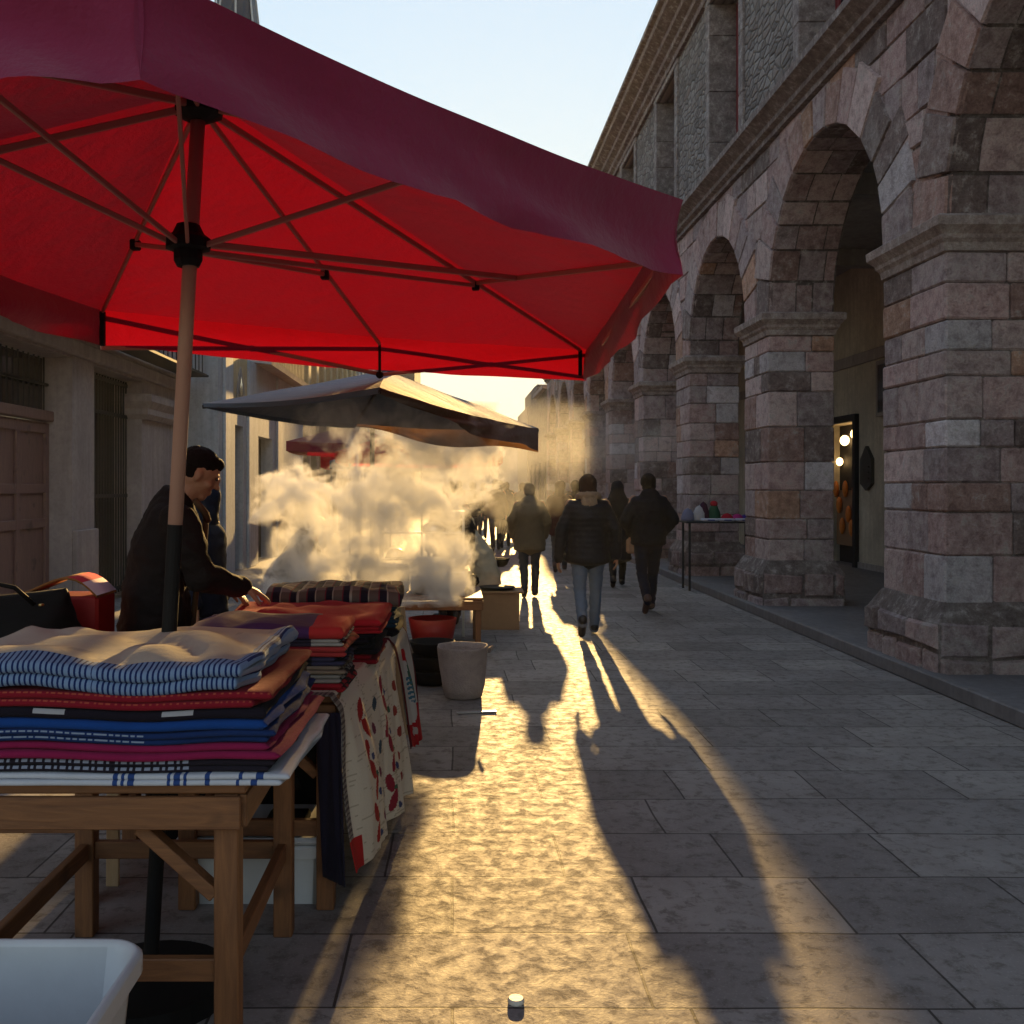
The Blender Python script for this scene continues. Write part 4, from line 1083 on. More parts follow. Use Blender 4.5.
# ================================================================= STEAMING FOOD STALL
sk = thing('sack_bucket', 'round white woven sack used as a bucket standing on the paving', 'bucket', (.083, 7.5, 0))
m = MB(); m.lathe((.083, 7.5, 0), [(.12, 0), (.15, .01), (.165, .1), (.175, .22), (.19, .345), (.198, .37), (.196, .385), (.185, .38), (.175, .34), (.155, .12), (.14, .03)], 36, wob=.16, seed=3)
m.build('sack_wall', M_sack, sk, smooth=True)
m = MB(); m.tube([(.083 + .19, 7.47, .34), (.083 + .225, 7.46, .385), (.083 + .2, 7.52, .36)], .012, 8); m.build('handle', M_sack, sk, smooth=True); rehome(sk)
lbs = ['black bowl lowest in the pile beside the white sack', 'black bowl in the middle of the pile beside the white sack', 'black bowl on top of the pile beside the white sack']
for i in range(3):
    m = MB(); z = i * .115; m.lathe((-.17 + .006 * i, 8.0, z), [(.11, .001), (.15, .02), (.18, .10), (.185, .112), (.17, .112), (.14, .03), (.02, .02)], 28); o = m.build('black_bowl', M_blackpl, None, smooth=True)
    set_origin(o, (-.17, 8.0, z)); tag(o, lbs[i], 'bowl', 'black bowls piled beside the sack')
T4 = table('stall_table', 'low pale wooden table of the steaming food stall', -1.0, .27, 9.3, 10.35, .54, .055, .0, False, cat='table')
bx = thing('cardboard_box', 'open brown cardboard box on the sunlit paving at the end of the food stall', 'box', (.53, 11.2, 0))
m = MB(); m.box((.32, 10.98, 0), (.74, 11.38, .40), (1, 1, 1), .004); m.build('box_body', M_brownbox, bx)
m = MB(); m.box((.29, 10.95, .402), (.79, 11.41, .425), (1, 1, 1), .003); m.box((.47, 10.972, .27), (.60, 10.979, .30)); m.build('flap', M_brownbox, bx); rehome(bx)
m = MB(); m.lathe((.50, 11.15, .43), [(.16, 0), (.2, .015), (.205, .03), (.19, .032)], 24); o = m.build('dark_tray', M_blackpl, None); tag(o, 'round dark tray lying on top of the cardboard box', 'tray')
def pot(name, label, c, r, h, mat, lid=False, group=None, hand=True):
    t = thing(name, label, 'pot', c, 0, group)
    m = MB(); m.lathe(c, [(r * .9, 0), (r, .02), (r, h), (r * 1.04, h + .008), (r * .97, h + .008), (r * .94, h * .3), (r * .3, h * .25)], 28); m.build('pot_body', mat, t, smooth=True)
    for s_ in (-1, 1):
        m = MB(); x, y, z = c; m.tube([(x + s_ * r, y - .05, z + h * .75), (x + s_ * (r + .05), y - .04, z + h * .78), (x + s_ * (r + .05), y + .04, z + h * .78), (x + s_ * r, y + .05, z + h * .75)], .008, 6); m.build('handle', mat, t)
    rehome(t); return t
pot('steel_pot', 'dented steel pot steaming at the left of the low food table', (-.62, 9.75, .542), .20, .26, M_steel)
pot('steel_pot', 'wide shallow steel pan in the steam beside the taller pot', (-.18, 9.7, .542), .22, .14, M_steel)
pot('black_pot', 'black pot at the right end of the low food table', (.03, 9.95, .542), .13, .20, M_blackpl)
pot('black_pot', 'large black pot at the very left end of the low food table', (-.88, 10.1, .542), .14, .34, M_blackpl)
m = MB(); m.box((-.02, 9.45, .542), (.12, 9.6, .76), (1, 1, 1), .004); o = m.build('paper_carton', plain('pale carton', (.5, .5, .55), .7), None); tag(o, 'pale upright carton at the near right of the food table', 'carton')
m = MB(); m.box((-.75, 9.45, 1.05), (-.05, 9.46, 1.08)); 
gr = thing('steel_rack', 'steel shelf rack with glinting pans behind the food table', 'rack', (-.3, 10.6, 0))
for xx in (-.75, .12):
    for yy in (10.5, 10.8):
        m = MB(); m.box((xx - .012, yy - .012, 0), (xx + .012, yy + .012, 1.31)); m.build('upright', M_steel, gr)
for zz in (.8, 1.08, 1.30):
    m = MB(); m.box((-.76, 10.48, zz), (.13, 10.82, zz + .015)); m.build('shelf', M_steel, gr)
rehome(gr)
for i, (x, z, r, lb) in enumerate([(-.6, .816, .11, 'upturned steel bowl on the lower shelf of the steel rack'), (-.2, 1.096, .13, 'upturned steel bowl on the middle shelf of the steel rack'), (-.55, 1.317, .10, 'upturned steel bowl on the top shelf, left'), (-.08, 1.317, .09, 'upturned steel bowl on the top shelf, right')]):
    m = MB(); m.lathe((x, 10.64, z), [(r, 0), (r * .98, .02), (r * .8, .07), (r * .4, .10), (0, .105)], 20); o = m.build('steel_bowl', M_steel, None, smooth=True); tag(o, lb, 'bowl', 'steel bowls on the rack')
m = MB(); m.lathe((-.18, 9.25, .0), [(.15, .02), (.2, .22), (.225, .36), (.21, .36), (.17, .08)], 24); o = m.build('red_tub', M_redpl, None, smooth=True); tag(o, 'dark red round tub under the low food table', 'tub')
m = MB(); m.lathe((-.62, 9.1, .0), [(.13, .01), (.16, .22), (.165, .30), (.15, .30), (.12, .05)], 24); o = m.build('grey_bucket', M_sack, None, smooth=True); tag(o, 'grey bucket under the low food table left of the red tub', 'bucket')
m = MB(); m.box((.35, 11.75, 0), (.62, 12.0, .5), (1, 1, 1), .02); o = m.build('wooden_stool', M_brownbox, None) if False else None
m = MB(); m.lathe((.56, 11.9, .62), [(.06, 0), (.10, .03), (.125, .09), (.13, .1), (.115, .1), (.05, .03)], 24); o = m.build('clay_bowl', M_blackpl, None, smooth=True); tag(o, 'dark bowl with a bright rim in the lap of the hooded cook', 'bowl')

# goods stand beside the third pier
st = thing('goods_stand', 'narrow dark shelf of small colourful goods against a pier of the arcade', 'stand', (4.0, 15.3, .1))
m = MB(); m.box((3.52, 15.0, 1.02), (4.6, 15.55, 1.045), (1, 1, 1), .004); m.build('shelf', M_iron, st)
for x in (3.58, 4.55):
    m = MB(); m.box((x - .015, 15.05, .0 if x < 3.8 else .12), (x + .015, 15.08, 1.02)); m.build('leg', M_iron, st); m = MB(); m.box((x - .015, 15.48, .0 if x < 3.8 else .12), (x + .015, 15.51, 1.02)); m.build('leg', M_iron, st)
rehome(st)
gd = rnd; names = [('knitted_hat', 'hat'), ('wrapped_soap', 'soap'), ('rag_doll', 'doll'), ('small_pouch', 'pouch')]
gl = [(3.62, .10, .20, (.2, .2, .3), 'dark speckled knitted hat', 'at the left end of the goods shelf'), (3.80, .11, .24, (.42, .4, .42), 'grey white knitted hat', 'in the middle of the goods shelf'), (3.86, .09, .30, (.06, .02, .04), 'dark knitted cap', 'standing behind the grey white hat'), (4.02, .10, .26, (.04, .10, .06), 'green knitted hat', 'with a red bobble'),
      (4.22, .10, .12, (.45, .02, .04), 'scarlet knitted hat', 'right of the green one'), (4.38, .10, .11, (.45, .04, .20), 'pink knitted hat', 'between the scarlet and the purple hats'), (4.5, .09, .10, (.06, .03, .22), 'purple knitted hat', 'at the right end of the goods shelf')]
for x, r, h, c, a, b in gl:
    m = MB(); m.lathe((x, 15.35, 1.046), [(r, 0), (r * 1.02, .03), (r * .9, h * .5), (r * .55, h * .85), (.0, h)], 16, c, wob=.1, seed=x)
    o = m.build('knitted_hat', M_cloth, None, smooth=True); set_origin(o, (x, 15.35, 1.046)); tag(o, a + ' ' + b, 'hat', 'goods on the arcade shelf')
    if 'green' in a:
        m = MB(); m.blob((0, 0, h), (.06, .06, .05), col=(.45, .03, .04)); m.build('bobble', M_cloth, o, smooth=True)
for x, lb in ((3.9, 'flat white packet with blue print at the front left of the goods shelf'), (4.15, 'flat blue and white packet at the front centre of the goods shelf'), (4.42, 'flat lilac packet at the front right of the goods shelf')):
    m = MB(); m.box((x - .13, 15.02, 1.046), (x + .11, 15.2, 1.09), (.5, .5, .6), .015); m.box((x - .06, 15.015, 1.06), (x + .05, 15.019, 1.075), (.05, .08, .3)); o = m.build('flat_packet', M_cloth, None); tag(o, lb, 'packet', 'packets on the arcade shelf')

# ================================================================= PEOPLE
def loft(mb, rings, n=18, side=(1, 0, 0)):
    """rings: (centre, rx, ry[, forward offset]) -> closed tapered tube"""
    V = []; m_ = len(rings); pts = [Vector(r[0]) for r in rings]
    for i, r_ in enumerate(rings):
        t = (pts[min(i + 1, m_ - 1)] - pts[max(i - 1, 0)]).normalized()
        a = Vector(side) - t * Vector(side).dot(t)
        if a.length < .1: a = Vector((0, 1, 0)) - t * t.y
        a.normalize(); b = t.cross(a)
        for k in range(n):
            th = 2 * math.pi * k / n; V.append(pts[i] + a * math.cos(th) * r_[1] + b * math.sin(th) * r_[2])
    c0 = len(V); V.append(pts[0] - (pts[1] - pts[0]).normalized() * min(rings[0][1], rings[0][2]) * .5); V.append(pts[-1] + (pts[-1] - pts[-2]).normalized() * min(rings[-1][1], rings[-1][2]) * .5)
    F = [(i * n + k, i * n + (k + 1) % n, (i + 1) * n + (k + 1) % n, (i + 1) * n + k) for i in range(m_ - 1) for k in range(n)]
    F += [(c0, (k + 1) % n, k) for k in range(n)] + [(c0 + 1, (m_ - 1) * n + k, (m_ - 1) * n + (k + 1) % n) for k in range(n)]
    mb.mesh(V, F)
def limb(mb, p, q, r0, r1, bulge=0, n=14, flat=1.0, side=(1, 0, 0)):
    p = Vector(p); q = Vector(q); rs = []
    for i in range(7):
        t = i / 6; r = r0 + (r1 - r0) * t + bulge * math.sin(math.pi * min(1, t * 1.3)) * (1 - t * .4)
        rs.append((p.lerp(q, t), r, r * flat))
    loft(mb, rs, n, side); mb.blob(p, (r0, r0 * flat, r0)); mb.blob(q, (r1, r1 * flat, r1))
def remeshed(mb, name, mat, parent, vox, smoothit=3, disp=None, col=None):
    me = bpy.data.meshes.new('tmp'); me.from_pydata(mb.v, [], mb.f)
    bm = bmesh.new(); bm.from_mesh(me); bmesh.ops.recalc_face_normals(bm, faces=bm.faces); bm.to_mesh(me); bm.free()
    o = bpy.data.objects.new('tmp', me); COL.objects.link(o)
    r = o.modifiers.new('r', 'REMESH'); r.mode = 'VOXEL'; r.voxel_size = vox
    s_ = o.modifiers.new('s', 'SMOOTH'); s_.iterations = smoothit; s_.factor = .5
    dg = bpy.context.evaluated_depsgraph_get(); ev = o.evaluated_get(dg)
    nm = bpy.data.meshes.new_from_object(ev, preserve_all_data_layers=False, depsgraph=dg)
    bpy.data.objects.remove(o); nm.name = name
    if disp:
        ns = [v.normal.copy() for v in nm.vertices]
        for v, nn_ in zip(nm.vertices, ns): v.co += nn_ * disp(v.co, nn_)
    nm.materials.clear(); nm.materials.append(mat)
    nm.polygons.foreach_set('use_smooth', [True] * len(nm.polygons)); nm.update()
    q = bpy.data.objects.new(name, nm); COL.objects.link(q); q.parent = parent; return q
def wrinkle(a=.008, sc=9, zz=.5):
    return lambda c, n: a * noise.noise(Vector((c.x * sc, c.y * sc, c.z * sc * (1 + zz)))) + a * .5 * noise.noise(Vector((c.x * sc * 2.5, c.y * sc * 2.5, c.z * sc * 4)))
def quilt(a=.007, per=.058):
    w = wrinkle(.006, 8)
    return lambda c, n: w(c, n) + a * (abs(math.sin(math.pi * (c.z + .012 * noise.noise(c * 5)) / per)) ** .6 - .6)

def head_mesh(mb, c, tilt=0.0, yaw=0.0, face=True, s_=1.0):
    """c: head centre; facing local +Y before yaw"""
    M = Matrix.Rotation(yaw, 3, 'Z') @ Matrix.Rotation(-tilt, 3, 'X')
    f = lambda x, y, z: Vector(c) + M @ Vector((x, y, z)) * s_
    def bl(p, r): mb.blob(f(*p), tuple(k * s_ for k in r), 14, 10, M=M)
    bl((0, -.008, .025), (.074, .094, .088)); bl((0, .012, -.03), (.060, .074, .075)); bl((0, .050, -.085), (.032, .030, .026))
    bl((0, -.02, -.03), (.062, .07, .07))
    bl((.074, -.005, -.01), (.010, .018, .030)); bl((-.074, -.005, -.01), (.010, .018, .030))
    if face:
        bl((0, .088, .008), (.011, .014, .024)); bl((0, .100, -.018), (.015, .016, .012)); bl((0, .078, -.052), (.024, .012, .008)); bl((0, .078, -.062), (.020, .011, .008))
        bl((.03, .076, .030), (.022, .010, .007)); bl((-.03, .076, .030), (.022, .010, .007)); bl((.042, .055, -.025), (.02, .02, .02)); bl((-.042, .055, -.025), (.02, .02, .02))
    return f, M
def hand_mesh(mb, wrist, direc, palm_n, curl=.5, s_=1.0, thumb_side=1, spread=.10):
    """five separate fingers; direc: wrist->knuckles, palm_n: palm normal (fingers curl towards it)"""
    d = Vector(direc).normalized(); pn = Vector(palm_n); pn = (pn - d * pn.dot(d)).normalized(); sdv = d.cross(pn) * thumb_side
    w = Vector(wrist)
    loft(mb, [(w, .024 * s_, .018 * s_), (w + d * .03 * s_, .034 * s_, .017 * s_), (w + d * .065 * s_, .040 * s_, .015 * s_), (w + d * .09 * s_, .039 * s_, .013 * s_)], 12, side=sdv)
    for i, (o_, L) in enumerate(((.030, .070), (.010, .080), (-.010, .074), (-.029, .058))):
        p = w + d * .085 * s_ + sdv * o_ * s_; a = curl * (.35 + .08 * i); rad = [.0095, .009, .0085, .0075]; cur = p; dirv = (d + sdv * o_ * spread * 12).normalized(); pts = [cur - d * .02]
        for k, fr in enumerate((.42, .32, .26)):
            dirv = (dirv * math.cos(a) + pn * math.sin(a)).normalized(); cur = cur + dirv * L * fr * s_; pts.append(Vector(cur)); 
        mb.tube([p - d * .02 * s_] + [p] + pts[1:], [.010 * s_, .010 * s_, .0095 * s_, .0088 * s_, .007 * s_], 8)
        mb.blob(pts[-1], (.007 * s_,) * 3, 8, 6)
    b = w + d * .025 * s_ + sdv * .022 * s_; t1 = b + (d * .6 + sdv * .7 + pn * .25).normalized() * .035 * s_; t2 = t1 + (d * .85 + sdv * .25 + pn * .35 * (1 + curl)).normalized() * .034 * s_; t3 = t2 + (d * .9 + pn * .5).normalized() * .024 * s_
    mb.tube([b, t1, t2, t3], [.014 * s_, .0125 * s_, .0105 * s_, .008 * s_], 8); mb.blob(t3, (.008 * s_,) * 3, 8, 6)

def walker(name, label, loc, rz, H=1.70, coat=None, trousers=None, shoes=None, hair=None, coat_z=.86, bulk=1.0, step=.22, arms=None, vox=.016, headwear=None, hood=None, quilted=False, hairlong=False, skinmat=None, leg_lift=0.0, near=True, coat_flare=0.0, group=None, hands_down=True, swing=1):
    k = H / 1.70; t = thing(name, label, 'person', loc, rz, group)
    S = lambda x, y, z: Vector((x * k, y * k, z * k))
    # swing=+1: right leg forward
    st = step
    legs = {}
    for sx in (-1, 1):
        fwd = sx * swing
        hip = S(.09 * sx, 0, .93)
        if fwd > 0: knee = S(.09 * sx, st * .62, .50); ank = S(.085 * sx, st * .95, .085); toe = S(.09 * sx, st * .95 + .17, .05)
        else: knee = S(.085 * sx, -st * .05, .49); ank = S(.075 * sx, -st * 1.05, .13 + leg_lift); toe = S(.075 * sx, -st * 1.05 + .12, .035 + leg_lift * .35)
        legs[sx] = (hip, knee, ank, toe)
    neck = S(0, .01, 1.46); hc = S(0, .03, 1.585)
    sh = {sx: S(.185 * sx, 0, 1.405) for sx in (-1, 1)}
    ar = arms or {1: ((.245, -.03, 1.13), (.25, .06, .90)), -1: ((-.245, .0, 1.13), (-.255, .04, .89))}
    # body: one continuous figure
    b = MB(); loft(b, [(S(0, 0, .90), .15 * k, .11 * k), (S(0, 0, 1.0), .155 * k, .11 * k), (S(0, 0, 1.12), .135 * k, .095 * k), (S(0, .0, 1.28), .16 * k, .105 * k), (S(0, 0, 1.40), .165 * k, .09 * k), (S(0, 0, 1.45), .07 * k, .06 * k)], 18)
    limb(b, S(0, 0, 1.42), S(0, .02, 1.54), .055 * k, .05 * k)
    f, M = head_mesh(b, hc, .05, 0, near, k)
    for sx in (-1, 1):
        hip, knee, ank, toe = legs[sx]
        limb(b, hip, knee, .078 * k, .05 * k, .008); limb(b, knee, ank, .048 * k, .034 * k, .012); limb(b, ank, toe, .032 * k, .028 * k)
        el, wr = S(*ar[sx][0]), S(*ar[sx][1])
        limb(b, sh[sx], el, .048 * k, .036 * k); limb(b, el, wr, .036 * k, .024 * k)
        if near: hand_mesh(b, wr, (wr - el) * .3 + Vector((0, .01, -.1)), Vector((-sx, .2, 0)), .7, k, 1 if sx > 0 else -1)
        else: limb(b, wr, wr + Vector((0, .01, -.13)) * k, .026 * k, .018 * k)
    remeshed(b, 'body', skinmat or M_skin, t, .0095 if near else .016, 2)
    # trousers
    b = MB(); loft(b, [(S(0, 0, .82), .155 * k, .115 * k), (S(0, 0, .95), .165 * k, .12 * k), (S(0, 0, 1.04), .15 * k, .11 * k)], 18)
    for sx in (-1, 1):
        hip, knee, ank, toe = legs[sx]; limb(b, hip, knee, .098 * k, .066 * k, .004); limb(b, knee, ank + Vector((0, 0, -.01)), .064 * k, .052 * k, .006)
    remeshed(b, 'trousers', trousers, t, vox, 2, wrinkle(.009, 10, 1.5))
    for sx in (-1, 1):
        hip, knee, ank, toe = legs[sx]; b = MB(); d = (toe - ank)
        limb(b, ank + Vector((0, 0, .03)), ank + d * .1, .05 * k, .048 * k); limb(b, ank + d * -.12, toe, .046 * k, .040 * k, .0); 
        b.box(ank + d * .3 + Vector((-.035, -.12, -.055)) * k, ank + d * .3 + Vector((.035, .13, -.03)) * k) if False else None
        remeshed(b, 'shoe', shoes, t, .012, 2, None)
    # coat
    q = bulk; b = MB(); zc = coat_z
    loft(b, [(S(0, -.0, zc), (.19 + coat_flare) * k * q, (.15 + coat_flare * .6) * k * q), (S(0, 0, (zc + 1.12) / 2), (.185 + coat_flare * .5) * k * q, .145 * k * q), (S(0, 0, 1.12), .18 * k * q, .14 * k * q), (S(0, -.01, 1.28), .205 * k * q, .15 * k * q), (S(0, -.01, 1.36), .200 * k * q, .135 * k * q), (S(0, -.005, 1.415), .165 * k * q, .110 * k * q), (S(0, 0, 1.455), .11 * k, .09 * k), (S(0, .01, 1.49), .075 * k, .075 * k)], 22)
    for sx in (-1, 1):
        el, wr = S(*ar[sx][0]), S(*ar[sx][1]); limb(b, sh[sx] + S(-.028 * sx, -.005, -.035), el, .070 * k * q, .060 * k * q); limb(b, el, wr, .058 * k * q, .046 * k * q)
    if hood:
        loft(b, [(S(0, -.03, 1.42), .13 * k, .10 * k), (S(0, -.06, 1.47), .125 * k, .085 * k), (S(0, -.055, 1.515), .085 * k, .05 * k)], 16)
    remeshed(b, 'coat', coat, t, vox, 2, quilt() if quilted else wrinkle(.012, 7, .6))
    if hair:
        b = MB(); Mh = Matrix.Rotation(-.05, 3, 'X'); c = hc
        b.blob(c + S(0, -.020, .032), (.092 * k, .106 * k, .102 * k), 16, 12); b.blob(c + S(0, -.05, -.03), (.084 * k, .070 * k, .085 * k), 16, 12)
        if hairlong: loft(b, [(c + S(0, -.06, .0), .088 * k, .06 * k), (c + S(0, -.085, -.08), .092 * k, .06 * k), (c + S(.0, -.125, -.16), .075 * k, .04 * k), (c + S(.0, -.15, -.24), .045 * k, .028 * k)], 12)
        remeshed(b, 'hair', hair, t, .011, 1, lambda c_, n_: .010 * noise.noise(Vector((c_.x * 55, c_.y * 55, c_.z * 10))))
    if headwear: headwear(t, hc, k, S)
    return t
M_jeans = garment('blue grey denim', (.13, .16, .22)); M_blackcoat = garment('black quilted nylon', (.014, .013, .017), .55); M_navy = garment('navy trousers', (.012, .014, .026)); M_dark = garment('black wool', (.012, .011, .014))
M_olive = garment('olive tan coat', (.13, .10, .06)); M_grey = garment('grey trousers', (.06, .06, .065)); M_shoe = plain('black shoe leather', (.015, .012, .012), .5); M_shoebrown = plain('brown boot', (.07, .035, .025), .6)
M_fur = plain('beige fur', (.30, .20, .13), .95, 0, .4, 40, 1.0, .01); M_maroonwool = garment('dark maroon wool', (.045, .010, .012)); M_creamhood = garment('cream fleece', (.45, .40, .30))
def fur_collar(t, hc, k, S):
    b = MB(); pts = []
    for i in range(17):
        a = 2 * math.pi * i / 16; pts.append(S(.10 * math.cos(a), -.015 + .085 * math.sin(a), 1.475 - .02 * math.sin(a)))
    b.tube(pts, .042 * k, 10, cap=False); loft(b, [(S(0, -.07, 1.50), .075 * k, .04 * k), (S(0, -.115, 1.42), .09 * k, .035 * k), (S(0, -.135, 1.33), .06 * k, .025 * k)], 14)
    remeshed(b, 'fur_collar', M_fur, t, .010, 1, lambda c, n: .009 * noise.noise(c * 70))
def beanie(mat):
    def f(t, hc, k, S):
        b = MB(); b.blob(hc + S(0, -.015, .040), (.088 * k, .102 * k, .088 * k), 18, 12); b.blob(hc + S(0, -.045, -.01), (.078 * k, .07 * k, .07 * k), 16, 10); remeshed(b, 'beanie', mat, t, .010, 1, wrinkle(.003, 30)); return None
    return f
def hoodup(mat):
    def f(t, hc, k, S):
        b = MB(); b.blob(hc + S(0, -.02, .02), (.105 * k, .115 * k, .125 * k), 18, 12); loft(b, [(hc + S(0, -.02, -.03), .11 * k, .11 * k), (S(0, -.02, 1.45), .15 * k, .12 * k), (S(0, -.02, 1.38), .19 * k, .13 * k)], 16); remeshed(b, 'hood', mat, t, .014, 2, wrinkle(.008, 12)); return None
    return f
def at(x, y): return tuple(G(x, y))
p = G(590, 640)
walker('person', 'woman in a black quilted jacket with fur collar and blue grey jeans walking away', (p.x, p.y + .15, 0), R(-2), 1.69, M_blackcoat, M_jeans, M_shoe, M_hairbrown, .80, 1.13, .20, quilted=True, headwear=fur_collar, hairlong=True, leg_lift=.06, coat_flare=.02, swing=1,
       arms={1: ((.285, -.05, 1.13), (.30, .0, .86)), -1: ((-.285, -.04, 1.12), (-.31, -.03, .83))})
p = G(651, 616)
walker('person', 'man in a black hooded jacket and dark trousers walking away along the arcade', (p.x, p.y + .15, 0), R(3), 1.72, M_dark, M_navy, M_shoebrown, M_hair, .86, 1.16, .24, hood=True, headwear=beanie(M_hair), leg_lift=.07, swing=1,
       arms={1: ((.30, -.06, 1.15), (.20, .12, .98)), -1: ((-.30, -.06, 1.15), (-.20, .12, .98))})
p = G(530, 599)
walker('person', 'person in a long olive brown coat and grey trousers walking away in the steam', (p.x, p.y + .1, 0), 0, 1.61, M_olive, M_grey, M_shoe, None, .72, 1.12, .06, headwear=beanie(M_olive), coat_flare=.03, hood=True,
       arms={1: ((.27, -.03, 1.15), (.24, .10, .92)), -1: ((-.27, -.02, 1.15), (-.24, .1, .92))})
pp = Vector((2.58, 15.6, 0))
sh_ = walker('person', 'person in a dark headscarf and long black coat between the other two walkers', tuple(pp), R(-5), 1.64, M_dark, M_dark, M_shoe, None, .45, 1.05, .15, headwear=hoodup(M_dark), vox=.02, near=False, coat_flare=.03)
bgt = thing('handbag', 'tan handbag hanging beside the person in the dark headscarf', 'handbag', (2.74, 15.3, .55))
m = MB(); m.box((2.66, 15.2, .55), (2.90, 15.32, .78), (1, 1, 1), .03); m.build('bag_body', M_brownbox, bgt)
m = MB(); m.tube([(2.70, 15.26, .77), (2.73, 15.26, .92), (2.80, 15.26, .96), (2.85, 15.26, .92), (2.87, 15.26, .77)], .009, 8); m.build('strap', M_brownbox, bgt); rehome(bgt)
walker('person', 'person with auburn hair in a dark maroon coat further up the street', (1.98, 18.4, 0), R(-8), 1.66, M_maroonwool, M_grey, M_shoebrown, M_hairbrown, .70, 1.1, .2, vox=.02, near=False, hairlong=True)
walker('person', 'person in a dark coat walking just right of the auburn haired one', (2.42, 19.6, 0), R(4), 1.68, M_dark, M_navy, M_shoe, M_hair, .8, 1.1, .2, vox=.02, near=False)
fl = [(1.05, 24, 'brown', 1.72), (1.9, 27, 'grey', 1.66), (2.75, 25, 'navy', 1.70), (1.5, 31, 'black', 1.75), (2.6, 34, 'olive', 1.68), (1.2, 38, 'maroon', 1.70), (3.0, 40, 'dark grey', 1.70), (.9, 29.5, 'dark blue', 1.64), (.55, 26.5, 'black', 1.7), (1.35, 25.5, 'navy', 1.66), (.2, 27.5, 'brown', 1.72), (1.75, 32, 'black', 1.7)]
cm = {'brown': M_olive, 'grey': M_grey, 'navy': M_navy, 'black': M_dark, 'olive': M_olive, 'maroon': M_maroonwool, 'dark grey': M_grey, 'dark blue': M_navy}
pl = ['nearest of the distant walkers', 'beside the hazy middle of the street', 'closest to the arcade among the distant walkers', 'tallest of the distant walkers', 'far up the street near the arcade', 'far up the street on its left', 'farthest walker along the arcade', 'third from the left among the distant walkers', 'second from the left among the distant walkers', 'left of the hazy figures in the lane middle', 'leftmost of the distant walkers beside the stalls', 'right behind the grey coated distant walker']
for (x, y, c, h), l2 in zip(fl, pl):
    walker('person', 'tiny figure in a %s coat, %s' % (c, l2), (x, y, 0), rnd.uniform(-.2, .2), h, cm[c], M_grey, M_shoe, M_hair, .8, 1.1, .18, vox=.03, near=False, group='distant walkers in the haze')

